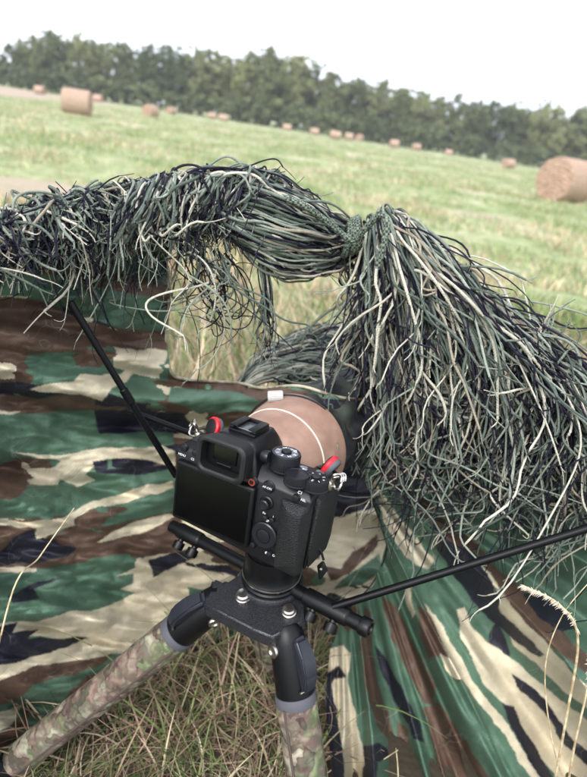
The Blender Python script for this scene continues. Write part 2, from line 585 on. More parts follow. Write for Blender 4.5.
for k, (px, Y, lb) in enumerate(small):
    bale(px, 0, random.uniform(.46, .53), random.uniform(1.05, 1.3), rad(random.choice((5, 12, 25, 40, -15, 70))), lb, 20 + k, Y)

# ------------------------------------------------------------------ trees
mbark = mat('bark', rough=.9)
noise_mix(mbark, S(58, 48, 40), S(96, 84, 72), scale=3, stretch=(4, 4, 1))
def leafmat(name, c1, c2):
    m = mat(name, rough=.7, spec=.2)
    ga = nd(m, 'ShaderNodeAttribute', attribute_name='Col')
    oi = nd(m, 'ShaderNodeObjectInfo')
    rr = nd(m, 'ShaderNodeValToRGB')
    rr.color_ramp.elements[0].color = (*c1, 1); rr.color_ramp.elements[1].color = (*c2, 1)
    ln(m, oi.outputs['Random'], rr.inputs[0])
    mm = nd(m, 'ShaderNodeMixRGB', blend_type='MULTIPLY'); mm.inputs[0].default_value = 1
    ln(m, rr.outputs[0], mm.inputs[1]); ln(m, ga.outputs['Color'], mm.inputs[2])
    ln(m, mm.outputs[0], bsdf(m).inputs['Base Color'])
    return m
mleaf = leafmat('oak_leaves', S(84, 94, 64), S(134, 138, 94))
mbush = leafmat('bush_leaves', S(98, 108, 80), S(118, 126, 90))

def crown_mesh(seed, n_lobe, per_lobe, per, rx, h0, h1, size, lobe_r=.13):
    """unit tree about 1 tall: big lobes, each of leaf clumps, each of leaves"""
    r_ = np.random.default_rng(seed)
    Lb = []
    for i in range(n_lobe):
        t = (i + .5 * r_.random()) / n_lobe
        z = h0 + (h1 - h0) * t
        prof = math.sin(math.pi * (.22 + .58 * t)) ** .6 * rx
        a = i * 2.4 + r_.uniform(-.6, .6)
        q = r_.uniform(.35, 1.0) * (1 if t < .85 else .8)
        Lb.append((prof * q * math.cos(a), prof * q * math.sin(a), z, lobe_r * r_.uniform(.75, 1.25), r_.uniform(.88, 1.12)))
    Lb.append((0, 0, (h0 + h1) * .5, lobe_r * 1.5, .9)); Lb.append((0, 0, h0 + (h1 - h0) * .75, lobe_r * 1.2, 1)); Lb.append((0, 0, h0 + (h1 - h0) * .22, lobe_r * 1.4, .9))
    Lb = np.array(Lb)
    nc = len(Lb) * per_lobe
    li = np.repeat(np.arange(len(Lb)), per_lobe)
    d = r_.normal(0, 1, (nc, 3)); d /= np.linalg.norm(d, axis=1, keepdims=True)
    C = Lb[li, :3] + d * (Lb[li, 3] * r_.random(nc) ** .35)[:, None] * np.array([1, 1, .85])
    n = nc * per
    ci = np.repeat(np.arange(nc), per)
    d = r_.normal(0, 1, (n, 3)); d /= np.linalg.norm(d, axis=1, keepdims=True)
    ctr = C[ci] + d * (r_.random(n) ** .5 * .042)[:, None]
    a = r_.normal(0, 1, (n, 3)); a /= np.linalg.norm(a, axis=1, keepdims=True)
    b_ = np.cross(a, r_.normal(0, 1, (n, 3))); b_ /= np.linalg.norm(b_, axis=1, keepdims=True)
    sz = size * r_.uniform(.6, 1.3, n)[:, None]
    V = np.stack([ctr - a * sz, ctr + b_ * sz * .6, ctr + a * sz, ctr - b_ * sz * .6], 1).reshape(-1, 3)
    Fq = np.arange(n * 4).reshape(n, 4)
    cc = np.repeat(Lb[li, 4][ci] * r_.uniform(.9, 1.1, nc)[ci] * r_.uniform(.8, 1.2, n), 4)
    return V, Fq, np.stack([cc, cc, cc], -1)

protos = []
for k in range(5):
    V, Fq, cc = crown_mesh(100 + k, 19, 13, 32, .27 + .05 * (k % 3), .10, .86 + .02 * (k % 2), .0165, .125)
    me = pmesh('crown', V, Fq, mleaf, None, False); vcol(me, cc)
    tr = [(0, 0, -.04), (.012, .0, .2), (.0, .01, .45), (.02, 0, .8)]
    r_ = random.Random(k)
    Vt = []; Ft = []
    limbs = [(np.array(tr), [.024, .019, .014, .004])]
    for q in range(6):
        a = q * 1.1 + r_.random(); z = .2 + .08 * q
        limbs.append((np.array([(0.005, 0, z), (.1 * math.cos(a), .1 * math.sin(a), z + .1), (.22 * math.cos(a), .22 * math.sin(a), z + .17)]), [.010, .007, .002]))
    off = 0
    for P_, R_ in limbs:
        Pp = catmull(P_, 8); Rr = np.interp(np.linspace(0, 1, 8), np.linspace(0, 1, len(R_)), R_)
        v, f, _, _ = tubes(Pp[None], Rr[None], 6)
        Vt.append(v); Ft.append(f + off); off += len(v)
    tm = pmesh('trunk', np.vstack(Vt), np.vstack(Ft), mbark)
    protos.append((me.data, tm.data))
    bpy.data.objects.remove(me); bpy.data.objects.remove(tm)

def tree(px, top_py, Y, k, label, squeeze=1.0, name='broadleaf_tree', group='trees along the far field edge'):
    g = GD(px, Y)
    # height from the picture: angle of the top at this distance
    top = PY(px, top_py, Y)
    h = float(top[2] - g[2]) * random.uniform(1.0, 1.15)
    t = thing(name, label, 'tree', g, group)
    t.rotation_euler = (0, 0, random.uniform(0, 6.28))
    cm, tmh = protos[k % 5]
    for nm, me in (('trunk', tmh), ('crown', cm)):
        c = bpy.data.objects.new(nm, me); col.objects.link(c); c.parent = t
        c.scale = (h * squeeze, h * squeeze, h)
    return t

tops = [(-40, 50), (0, 56), (14, 58), (28, 44), (45, 30), (66, 32), (88, 34), (108, 38), (130, 41), (152, 46), (176, 46), (200, 44), (222, 52), (246, 58), (268, 47), (290, 52),
        (312, 64), (334, 72), (356, 79), (378, 83), (402, 85), (426, 92), (450, 94), (474, 99), (498, 99), (522, 104), (546, 104), (570, 109), (594, 108), (620, 112)]
ordn = ['first', 'second', 'third', 'fourth', 'fifth', 'sixth', 'seventh', 'eighth', 'ninth', 'tenth', 'eleventh', 'twelfth', 'thirteenth', 'fourteenth', 'fifteenth',
        'sixteenth', 'seventeenth', 'eighteenth', 'nineteenth', 'twentieth', 'twenty-first', 'twenty-second', 'twenty-third', 'twenty-fourth', 'twenty-fifth', 'twenty-sixth',
        'twenty-seventh', 'twenty-eighth', 'twenty-ninth', 'thirtieth']
for k, (px, ty) in enumerate(tops):
    Y = 118 + random.uniform(-3, 3)
    size = 'low' if k < 4 else ('tall' if ty < 50 else ('mid-height' if ty < 84 else 'shorter'))
    tree(px, ty, Y, k, '%s green tree in the front of the far tree line, %s from the left' % (size, ordn[k]), random.uniform(.78, 1.2))
for k in range(24):
    px = 34 + k * 25 + random.uniform(-4, 4)
    ty = float(np.interp(px, [p[0] for p in tops], [p[1] for p in tops])) + random.uniform(3, 12)
    tree(px, ty, 128 + random.uniform(-3, 3), k + 2, 'darker tree filling the second row of the tree line, %s from the left' % ordn[k], 1.15)

# low bushes along the foot of the wood
V, Fq, cc = crown_mesh(300, 9, 8, 34, .5, .1, .8, .045, .26)
bo = pmesh('foliage', V, Fq, mbush, None, False); vcol(bo, cc); bme = bo.data; bpy.data.objects.remove(bo)
for k in range(27):
    px = -10 + k * 23.5 + random.uniform(-4, 4)
    g = GD(px, 113 + random.uniform(-2, 2))
    t = thing('hedge_bush', 'low bush at the foot of the tree line, %s from the left' % ordn[k], 'bush', g, 'bushes at the foot of the tree line')
    t.rotation_euler = (0, 0, random.uniform(0, 6))
    s_ = random.uniform(4.2, 6.5)
    c = bpy.data.objects.new('foliage', bme); col.objects.link(c); c.parent = t; c.scale = (s_, s_, s_ * .8)

# ------------------------------------------------------------------ thin haze over the field
mhz = bpy.data.materials.new('haze'); mhz.use_nodes = True
mhz.node_tree.nodes.remove(mhz.node_tree.nodes['Principled BSDF'])
pv = nd(mhz, 'ShaderNodeVolumePrincipled'); pv.inputs['Color'].default_value = (.93, .96, 1, 1); pv.inputs['Density'].default_value = .0006
ln(mhz, pv.outputs[0], mhz.node_tree.nodes['Material Output'].inputs['Volume'])
hb = rbox('haze', (0, 212, -2), (620, 500, 96), 0, mhz)
hb['kind'] = 'stuff'; hb['label'] = 'thin pale haze in the air over the field'; hb['category'] = 'haze'

# ------------------------------------------------------------------ the hide: camouflage cloth
GRN, BRN, CRM, NVY = 0, 1, 2, 3
CAMO = np.array([S(57, 80, 66), S(68, 53, 44), S(168, 158, 136), S(22, 22, 31)])
CAMO2 = np.array([S(77, 103, 84), S(86, 67, 55), S(190, 180, 156), S(32, 32, 44)])

def inpoly(px, py, poly):
    r = np.zeros(px.shape, bool)
    n = len(poly)
    for i in range(n):
        x1, y1 = poly[i]; x2, y2 = poly[(i + 1) % n]
        if y1 == y2: continue
        c = ((y1 > py) != (y2 > py)) & (px < (x2 - x1) * (py - y1) / (y2 - y1) + x1)
        r ^= c
    return r

def paint(px, py, base, polys, seed):
    """index of the printed colour; base is a noise print, polys the large blotches"""
    wx = px + 5 * (fbm(px * .05, py * .08, seed) - .5) + 1.6 * (fbm(px * .08, py * .08, seed + 3, 2) - .5)
    wy = py + 5 * (fbm(px * .05, py * .08, seed + 7) - .5) + 1.6 * (fbm(px * .08, py * .08, seed + 9, 2) - .5)
    idx = base.copy()
    for k, (sc_, ox, oy, lst) in enumerate(polys):
        for c, pl in lst:
            idx[inpoly(wx, wy, [(x / sc_ + ox, y / sc_ + oy) for x, y in pl])] = c
    return idx

def camo_noise(a, b, seed):
    n1 = fbm(a, b, seed, 4); n2 = fbm(a + 31, b + 17, seed + 5, 4); n3 = fbm(a * 1.3 + 7, b * 1.3 + 3, seed + 11, 4)
    idx = np.zeros(a.shape, int)
    idx[n1 > .555] = BRN
    idx[n2 > .575] = CRM
    idx[n3 > .60] = NVY
    return idx

left_polys = [(1.0, 0, 0, [
    (BRN, [(-60, 300), (0, 297), (40, 300), (75, 318), (115, 330), (160, 335), (165, 352), (140, 350), (100, 345), (60, 352), (0, 358), (-60, 350)]),
    (GRN, [(-60, 270), (60, 275), (110, 290), (165, 300), (165, 332), (115, 328), (78, 314), (40, 297), (-60, 294)]),
    (BRN, [(168, 374), (200, 380), (245, 384), (246, 391), (205, 392), (168, 384)]),
    (GRN, [(170, 386), (240, 392), (262, 402), (250, 414), (200, 412), (168, 402)]),
    (NVY, [(315, 420), (350, 420), (385, 450), (378, 500), (372, 512), (345, 515), (325, 520), (310, 480)]),
    (NVY, [(125, 408), (185, 418), (200, 432), (160, 436), (128, 428)])]),  # last navy band: shade of the sagging fold put into the print
  (1.777, 0, 340, [
    (BRN, [(-80, 96), (0, 98), (60, 103), (140, 98), (170, 105), (165, 120), (90, 128), (0, 130), (-80, 130)]),
    (CRM, [(55, 88), (75, 80), (130, 72), (140, 58), (165, 62), (190, 60), (215, 62), (240, 30), (245, 20), (262, 15), (300, 20), (290, 42), (250, 45), (225, 75), (200, 85), (180, 110), (140, 98), (90, 95)]),
    (BRN, [(215, 0), (300, 0), (298, 18), (262, 14), (240, 20), (225, 10)]),
    (GRN, [(-80, 132), (168, 125), (175, 165), (310, 165), (310, 190), (100, 200), (-80, 230)]),
    (CRM, [(-30, 130), (38, 125), (20, 132), (-30, 136)]),
    (NVY, [(168, 125), (240, 122), (330, 130), (330, 160), (240, 165), (175, 165)]),  # navy blotch, drawn on rightwards to paint in the cloth's dark shading
    (CRM, [(20, 200), (90, 205), (150, 198), (200, 190), (290, 190), (310, 200), (310, 225), (270, 215), (230, 210), (190, 212), (165, 225), (150, 240), (170, 250), (135, 260), (110, 250), (80, 248), (60, 232), (95, 228), (110, 215), (60, 208)]),
    (NVY, [(165, 215), (190, 212), (192, 230), (240, 228), (300, 220), (300, 240), (220, 240), (170, 235)]),
    (GRN, [(-80, 285), (60, 255), (140, 262), (310, 230), (310, 250), (200, 275), (120, 312), (40, 318), (-80, 316)]),
    (BRN, [(-80, 235), (40, 235), (55, 255), (40, 275), (20, 285), (-80, 280)]),
    (BRN, [(-80, 332), (50, 330), (90, 348), (140, 330), (170, 340), (200, 335), (210, 320), (290, 285), (310, 280), (330, 340), (320, 380), (240, 385), (130, 405), (60, 405), (-80, 400)]),
    (CRM, [(-80, 320), (0, 318), (40, 322), (110, 318), (150, 292), (200, 278), (250, 262), (310, 250), (310, 262), (260, 280), (215, 290), (160, 300), (130, 318), (130, 330), (90, 345), (75, 360), (60, 355), (65, 335), (50, 330), (-80, 328)]),
    (GRN, [(175, 330), (190, 318), (240, 295), (310, 278), (310, 300), (250, 318), (205, 328)]),
    (CRM, [(170, 360), (200, 340), (240, 325), (300, 305), (310, 312), (260, 340), (215, 352)]),
    (NVY, [(-30, 385), (0, 375), (10, 365), (20, 350), (60, 335), (65, 355), (95, 352), (115, 365), (135, 370), (120, 385), (85, 390), (60, 398), (-30, 402)]),
    (GRN, [(-80, 408), (60, 412), (120, 400), (170, 385), (230, 380), (240, 400), (250, 440), (170, 500), (-80, 520)]),
    (CRM, [(180, 430), (240, 405), (330, 395), (330, 440), (240, 450)]),
    (NVY, [(15, 455), (55, 435), (110, 422), (60, 445), (70, 460), (25, 468)]),
    (CRM, [(70, 500), (120, 482), (175, 482), (240, 450), (250, 425), (300, 430), (380, 430), (380, 520), (300, 545), (200, 560), (130, 575), (80, 585), (-80, 625), (-80, 575), (0, 570), (60, 545), (150, 530), (80, 528), (-80, 520), (-20, 505), (40, 500)]),
    (GRN, [(40, 490), (95, 450), (150, 430), (235, 415), (235, 430), (190, 455), (170, 480), (110, 480), (60, 490)]),
    (NVY, [(265, 390), (300, 382), (340, 370), (350, 385), (290, 410), (270, 420)]),
    (NVY, [(-80, 520), (0, 510), (30, 502), (20, 520), (70, 515), (50, 530), (160, 528), (120, 545), (70, 560), (10, 578), (-80, 590)]),
    (BRN, [(-80, 640), (0, 605), (60, 580), (120, 572), (200, 560), (180, 580), (100, 595), (60, 615), (30, 640), (-80, 680)]),
    (GRN, [(20, 690), (60, 612), (110, 596), (160, 590), (120, 630), (60, 690)]),
    (CRM, [(-80, 700), (20, 655), (40, 645), (25, 675), (-80, 760)]),
    (BRN, [(-80, 770), (40, 665), (60, 640), (40, 700), (-80, 800)]),
    (CRM, [(330, 400), (420, 420), (430, 480), (380, 500), (330, 470)]),
    (GRN, [(330, 440), (400, 450), (420, 480), (340, 470)])]),
  (3.67, 300, 430, [
    (CRM, [(120, 330), (270, 290), (320, 380), (300, 470), (230, 535), (110, 565), (60, 520)]),
    (BRN, [(90, 505), (150, 510), (190, 450), (240, 420), (285, 380), (290, 420), (240, 470), (180, 530), (110, 555)]),
    (GRN, [(240, 490), (290, 450), (300, 520), (240, 560), (120, 580), (130, 565)])])]

right_polys = [(2.284, 330, 440, [
    (BRN, [(95, 40), (150, 80), (215, 130), (270, 190), (330, 230), (380, 290), (440, 340), (500, 400), (560, 470), (640, 530), (640, 570), (540, 500), (480, 450), (420, 390), (360, 320), (300, 260), (240, 200), (180, 150), (120, 90), (95, 60)]),
    (CRM, [(95, 80), (120, 120), (150, 165), (200, 225), (238, 275), (225, 295), (195, 285), (172, 262), (150, 235), (125, 190), (110, 130)]),
    (CRM, [(345, 280), (370, 310), (400, 360), (450, 420), (500, 470), (560, 540), (640, 600), (640, 650), (540, 580), (480, 520), (420, 470), (400, 420), (385, 370), (360, 320)]),
    (NVY, [(238, 190), (270, 230), (330, 260), (350, 290), (385, 350), (390, 390), (430, 430), (490, 490), (480, 497), (420, 455), (380, 420), (330, 370), (280, 310), (240, 235)]),
    (NVY, [(365, 440), (385, 415), (405, 460), (410, 495), (385, 495), (362, 470)]),
    (CRM, [(290, 390), (310, 385), (320, 420), (370, 470), (440, 520), (520, 590), (587, 640), (680, 720), (700, 830), (600, 860), (520, 770), (450, 690), (400, 600), (350, 560), (330, 510), (300, 450)]),
    (NVY, [(415, 530), (450, 555), (490, 590), (520, 640), (560, 690), (640, 750), (640, 790), (540, 700), (500, 640), (470, 600), (430, 565)]),
    (NVY, [(395, 600), (420, 605), (435, 650), (470, 700), (510, 770), (560, 840), (500, 830), (440, 700), (410, 650)]),
    (BRN, [(200, 375), (235, 400), (262, 450), (290, 500), (312, 545), (290, 555), (262, 520), (250, 490), (225, 500), (210, 450)]),
    (BRN, [(115, 355), (150, 380), (175, 430), (200, 480), (240, 560), (240, 605), (215, 600), (195, 570), (170, 510), (140, 450)]),
    (CRM, [(250, 485), (275, 500), (310, 545), (290, 548), (262, 525)]),
    (CRM, [(170, 340), (182, 330), (195, 400), (190, 408), (178, 380)]),
    (CRM, [(215, 370), (240, 400), (300, 500), (330, 560), (400, 640), (480, 770), (460, 770), (390, 660), (320, 580), (260, 470)]),
    (BRN, [(215, 610), (250, 600), (280, 650), (320, 700), (360, 770), (400, 860), (280, 860), (230, 680)]),
    (NVY, [(100, 470), (130, 500), (160, 560), (200, 640), (215, 690), (190, 680), (160, 620), (120, 540)]),
    (BRN, [(75, 380), (95, 400), (95, 480), (110, 560), (130, 620), (150, 700), (110, 660), (90, 600), (70, 480)]),
    (CRM, [(-10, 480), (30, 470), (45, 490), (40, 540), (55, 620), (75, 700), (75, 860), (40, 860), (20, 680), (-10, 600)]),
    (NVY, [(-10, 530), (20, 515), (35, 540), (10, 545), (5, 560), (15, 620), (30, 700), (40, 860), (-10, 860)]),
    (NVY, [(75, 700), (110, 690), (140, 720), (110, 740), (95, 860), (75, 860)]),
    (BRN, [(150, 640), (175, 660), (200, 760), (210, 860), (180, 860), (160, 740)]),
    (NVY, [(440, 350), (480, 350), (540, 390), (560, 430), (530, 440), (470, 400)]),
    (BRN, [(10, 370), (60, 385), (70, 420), (40, 440), (10, 410)])])]

mcl = mat('camo_cloth', rough=.62, spec=.35)
at = nd(mcl, 'ShaderNodeAttribute', attribute_name='Col')
uvn = nd(mcl, 'ShaderNodeAttribute', attribute_name='cloth')
nf = nd(mcl, 'ShaderNodeTexNoise', Scale=26.0, Detail=6, Roughness=.7)
ln(mcl, uvn.outputs['Vector'], nf.inputs['Vector'])
rmp = nd(mcl, 'ShaderNodeValToRGB')
rmp.color_ramp.elements[0].position = .3; rmp.color_ramp.elements[0].color = (.72, .72, .74, 1)
rmp.color_ramp.elements[1].position = .72; rmp.color_ramp.elements[1].color = (1.22, 1.22, 1.2, 1)
ln(mcl, nf.outputs['Fac'], rmp.inputs[0])
mm = nd(mcl, 'ShaderNodeMixRGB', blend_type='MULTIPLY'); mm.inputs[0].default_value = 1
ln(mcl, at.outputs['Color'], mm.inputs[1]); ln(mcl, rmp.outputs[0], mm.inputs[2])
# scuffs: pale crease scratches on the coated cloth
nw_ = nd(mcl, 'ShaderNodeTexNoise', Scale=14.0, Detail=3); ln(mcl, uvn.outputs['Vector'], nw_.inputs['Vector'])
mw_ = nd(mcl, 'ShaderNodeMixRGB', blend_type='ADD'); mw_.inputs[0].default_value = .09
ln(mcl, uvn.outputs['Vector'], mw_.inputs[1]); ln(mcl, nw_.outputs['Color'], mw_.inputs[2])
ns = nd(mcl, 'ShaderNodeTexVoronoi', feature='DISTANCE_TO_EDGE', Scale=46.0)
ln(mcl, mw_.outputs[0], ns.inputs['Vector'])
rs = nd(mcl, 'ShaderNodeValToRGB')
rs.color_ramp.elements[0].position = .0; rs.color_ramp.elements[0].color = (.8, .8, .8, 1)
rs.color_ramp.elements[1].position = .03; rs.color_ramp.elements[1].color = (0, 0, 0, 1)
ln(mcl, ns.outputs['Distance'], rs.inputs[0])
rk = nd(mcl, 'ShaderNodeValToRGB')
rk.color_ramp.elements[0].position = .54; rk.color_ramp.elements[0].color = (0, 0, 0, 1)
rk.color_ramp.elements[1].position = .70; rk.color_ramp.elements[1].color = (.4, .4, .4, 1)
nk = nd(mcl, 'ShaderNodeTexNoise', Scale=17.0, Detail=4); ln(mcl, uvn.outputs['Vector'], nk.inputs['Vector']); ln(mcl, nk.outputs['Fac'], rk.inputs[0])
mk_ = nd(mcl, 'ShaderNodeMixRGB', blend_type='MULTIPLY'); mk_.inputs[0].default_value = 1
ln(mcl, rs.outputs[0], mk_.inputs[1]); ln(mcl, rk.outputs[0], mk_.inputs[2])
ms = nd(mcl, 'ShaderNodeMixRGB'); ms.inputs[2].default_value = (.42, .42, .38, 1)
ln(mcl, mk_.outputs[0], ms.inputs[0]); ln(mcl, mm.outputs[0], ms.inputs[1])
ln(mcl, ms.outputs[0], bsdf(mcl).inputs['Base Color'])
# weave and crinkle relief
wv = nd(mcl, 'ShaderNodeTexWave', wave_type='BANDS', bands_direction='DIAGONAL', Scale=170.0, Distortion=2.0)
ln(mcl, uvn.outputs['Vector'], wv.inputs['Vector'])
nb = nd(mcl, 'ShaderNodeTexNoise', Scale=38.0, Detail=5, Roughness=.6, Distortion=.8)
ln(mcl, uvn.outputs['Vector'], nb.inputs['Vector'])
mth = nd(mcl, 'ShaderNodeMath', operation='MULTIPLY_ADD'); mth.inputs[1].default_value = .05
ln(mcl, wv.outputs['Fac'], mth.inputs[0]); ln(mcl, nb.outputs['Fac'], mth.inputs[2])
mth2 = nd(mcl, 'ShaderNodeMath', operation='MULTIPLY_ADD'); mth2.inputs[1].default_value = .25
ln(mcl, mk_.outputs[0], mth2.inputs[0]); ln(mcl, mth.outputs[0], mth2.inputs[2])
bump(mcl, mth2.outputs[0], .42, .004)
mhem = mat('cloth_hem', S(150, 140, 118), .8)
noise_mix(mhem, S(112, 104, 84), S(180, 172, 150), 60)
mcord = mat('black_cord', S(20, 20, 24), .7)
mpole = mat('black_pole', S(7, 7, 10), .42, 0, .2)

HEMA = [(-130, 852), (0, 772), (60, 729), (120, 688), (180, 656), (250, 634), (320, 615), (420, 588)]
SPINE = [(-150, 262), (-60, 240), (0, 228), (60, 210), (130, 196), (200, 186), (250, 188), (300, 208), (345, 238), (385, 226), (450, 282), (530, 346), (587, 388), (660, 445), (740, 515)]
SPY = [(-150, .40), (-60, .47), (0, .52), (130, .60), (250, .66), (345, .68), (385, .665), (450, .62), (530, .555), (587, .515), (660, .465), (740, .41)]
def spine_py(px): return np.interp(px, [a for a, b in SPINE], [b for a, b in SPINE])
def spine_Y(px): return np.interp(px, [a for a, b in SPY], [b for a, b in SPY])

hide = thing('camouflage_hide', 'low photography hide of woodland camouflage cloth on black poles around the camera', 'hide', (0.05, .72, float(ground(.05, .72))))

def cloth(name, px, py, Yw, idx, keep, seed):
    """grids in picture coordinates -> a cloth sheet standing at world Y"""
    P = PY(px, py, Yw)
    h, w_ = px.shape
    nz = fbm(px * .03, py * .03, seed + 50)[..., None]
    C = sum((CAMO[q] * (1 - nz) + CAMO2[q] * nz) for q in idx) / len(idx) * 1.28
    i = np.arange(h * w_).reshape(h, w_)
    Fq = np.stack([i[:-1, :-1], i[1:, :-1], i[1:, 1:], i[:-1, 1:]], -1)
    k = keep[:-1, :-1] & keep[1:, :-1] & keep[1:, 1:] & keep[:-1, 1:]
    Fq = Fq[k]
    used = np.zeros(h * w_, bool); used[Fq.ravel()] = True
    remap = np.cumsum(used) - 1
    V = P.reshape(-1, 3)[used]
    o = pmesh(name, V, remap[Fq], mcl, hide)
    vcol(o, C.reshape(-1, 3)[used])
    a = o.data.attributes.new('cloth', 'FLOAT_VECTOR', 'POINT')
    uv = np.stack([px, py, 0 * px], -1).reshape(-1, 3)[used] / 1000.0
    a.data.foreach_set('vector', uv.astype(np.float32).ravel())


    return o

# --- back and left wall
gx = np.arange(-125, 412, 1.35)
hem = np.interp(gx, [a for a, b in HEMA], [b for a, b in HEMA])
hemY = []
for x_, y_ in zip(gx[::8], hem[::8]): hemY.append(PG(x_, y_)[1])
hemY = np.interp(gx, gx[::8], hemY)
tt = np.linspace(0, 1.0, 400)
PXA, T = np.meshgrid(gx, tt)
topA = spine_py(PXA) + 6
PYA = topA + (hem[None, :] - topA) * T
Ya = spine_Y(PXA) * (1 - T ** 1.3) + hemY[None, :] * T ** 1.3
# sagging folds and crinkles
fold = fbm(PXA * .006 + PYA * .004, (PYA - PXA * .22) * .030, 71, 3) - .5
fold2 = fbm(PXA * .016, (PYA + PXA * .12) * .07, 73, 3) - .5
cr = np.abs(fbm(PXA * .03, PYA * .05, 75, 3) - .5)
amp = smooth(.02, .2, T) * (1 - .6 * smooth(.9, 1, T))
Ya = Ya - amp * (.105 * fold + .018 * fold2 + .014 * cr)
# cloth gathered towards the pole socket behind the camera
gth = np.exp(-((PXA - 185) / 70) ** 2 - ((PYA - 425) / 14) ** 2)
Ya = Ya + .03 * gth - .02 * np.exp(-((PXA - 185) / 80) ** 2 - ((PYA - 400) / 12) ** 2)
# drawn in tight over the lens
Ya = Ya - .130 * np.exp(-((PXA - 316) / 58) ** 4 - ((PYA - 405) / 55) ** 2)
# inner right wall leans in, with a dimple of folds
Ya = Ya - .02 * smooth(330, 400, PXA) * np.sin((PYA - PXA) * .11) * .5
WIN = [(166, 150), (170, 300), (167, 340), (171, 372), (185, 379), (208, 381), (240, 383), (262, 388), (300, 386), (345, 398), (420, 400), (420, 150)]
baseA = camo_noise(PXA * .011, (PYA - PXA * .15) * .03, 40)
SUBS = ((-.45, -.2), (.2, -.45), (.45, .2), (-.2, .45))      # soft print edges
idxA = [paint(PXA + a_, PYA + b_, baseA, left_polys, 60) for a_, b_ in SUBS]
cloth('cloth_panel', PXA, PYA, Ya, idxA, ~inpoly(PXA, PYA, WIN), 1)['label'] = 'back and left wall of green, brown, cream and navy camouflage cloth'

def onA(px, py, dy=0.0):
    j = int(np.clip(round((px - gx[0]) / 1.35), 0, len(gx) - 1))
    i = int(np.argmin(np.abs(PYA[:, j] - py)))
    return PY(px, py, Ya[i, j] + dy)
edge = [(166, 262), (169, 300), (166, 340), (171, 372), (185, 379), (208, 381), (240, 383), (262, 388), (300, 386), (345, 398), (400, 400)]
tube('window_hem', [onA(x, y, -.001) for x, y in edge], .0016, mhem, hide, 80, 8)
lathe('press_stud', [(0, 0), (.0042, 0), (.0046, .0012), (.003, .0022), (.0026, .0012), (0, .0012)], mat('stud_green', S(70, 96, 76), .4), hide, Vector(onA(208, 388, -.003)) - hide.location, (0, -1, .45), 24)

# --- right wall, swinging towards the viewer with pleats fanning from the lens sleeve
CPB = np.array([(345, 440, .645), (365, 465, .635), (400, 300, .675), (345, 240, .69), (450, 270, .645), (530, 330, .585), (587, 370, .545), (700, 440, .47), (385, 545, .60), (350, 620, .570),
                (330, 700, .505), (350, 777, .425), (450, 777, .432), (587, 777, .42), (450, 600, .545), (520, 520, .55), (587, 600, .48), (700, 600, .42), (700, 777, .39),
                (350, 850, .355), (450, 850, .362), (587, 850, .388), (720, 870, .37), (450, 420, .62), (560, 440, .56)], float)
def tps(ctrl, X, Yq):
    P = ctrl[:, :2] / 300.0; z = ctrl[:, 2]; n = len(P)
    U = lambda r2: np.where(r2 > 0, r2 * np.log(r2 + 1e-12), 0)
    K = U(((P[:, None] - P[None]) ** 2).sum(-1)) + 2e-3 * np.eye(n)
    A = np.block([[K, np.c_[np.ones(n), P]], [np.c_[np.ones(n), P].T, np.zeros((3, 3))]])
    w_ = np.linalg.solve(A, np.r_[z, 0, 0, 0])
    out = w_[n] + w_[n + 1] * X / 300 + w_[n + 2] * Yq / 300
    for k in range(n): out = out + w_[k] * U((X / 300 - P[k, 0]) ** 2 + (Yq / 300 - P[k, 1]) ** 2)
    return out
ledge = [(230, 395), (300, 392), (400, 374), (460, 362), (500, 372), (545, 386), (585, 374), (612, 346), (650, 330), (700, 325), (777, 332), (880, 338)]
gy = np.arange(232, 872, 1.35)
ss = np.linspace(0, 1, 290)
xl = np.interp(gy, [a for a, b in ledge], [b for a, b in ledge])
PYB, SS = np.meshgrid(gy, ss, indexing='ij')
PXB = xl[:, None] + (735 - xl[:, None]) * SS ** 1.15
Yb = tps(CPB, PXB, PYB)
th = np.degrees(np.arctan2(PYB - 438, PXB - 335))
rr = np.hypot(PYB - 438, PXB - 335)
dens = np.where(th > 62, 1.9, 1.0)
ph = np.where(th > 62, 62 + (th - 62) * 1.9, th)
f1 = fbm(ph * .085 + rr * .0006, rr * .0022, 81, 2) - .5
f2 = fbm(ph * .22, rr * .004, 83, 2) - .5
rdg = 1 - np.abs(2 * (((ph * .052 + .35 * fbm(ph * .05, rr * .004, 85)) % 1) - .5))
rm = smooth(10, 120, rr) * smooth(0, 18, th)
Yb = Yb - rm * (.125 * f1 + .06 * f2 + .040 * (rdg ** 2 - .33)) * (.7 + .5 * smooth(100, 400, rr))
Yb = Yb - .014 * (fbm(PXB * .03, PYB * .03, 87, 3) - .5)
baseB = camo_noise(ph * .075, rr * .0065, 44)
baseB[(th > 12) & (rr > 30) & (rr < 420)] = GRN
baseB[(th < 12) & (baseB == CRM)] = BRN
idxB = [paint(PXB + a_, PYB + b_, baseB, right_polys, 66) for a_, b_ in SUBS]
PB = PY(PXB, PYB, Yb)
keepB = (PYB > spine_py(PXB) + 8) & (PB[..., 2] > ground(PB[..., 0], PB[..., 1]) - .015)
cloth('cloth_panel', PXB, PYB, Yb, idxB, keepB, 2)['label'] = 'right wall of camouflage cloth with long diagonal folds'
def onB(px, py, dy=0.0):
    i = int(np.clip(round((py - gy[0]) / 1.35), 0, len(gy) - 1))
    j = int(np.argmin(np.abs(PXB[i] - px)))
    return PY(px, py, Yb[i, j] + dy)
tube('edge_cord', [onB(x, y, -.0015) for x, y in ((362, 462), (368, 485), (374, 505), (383, 530), (387, 546), (382, 565), (372, 584), (358, 600))], .0010, mcord, hide, 40, 6)
tube('loose_cord', [onB(x, y, -.006) for x, y in ((372, 440), (380, 470), (410, 505), (405, 525), (411, 540), (418, 544), (424, 536), (432, 526))], .0008, mcord, hide, 50, 6)

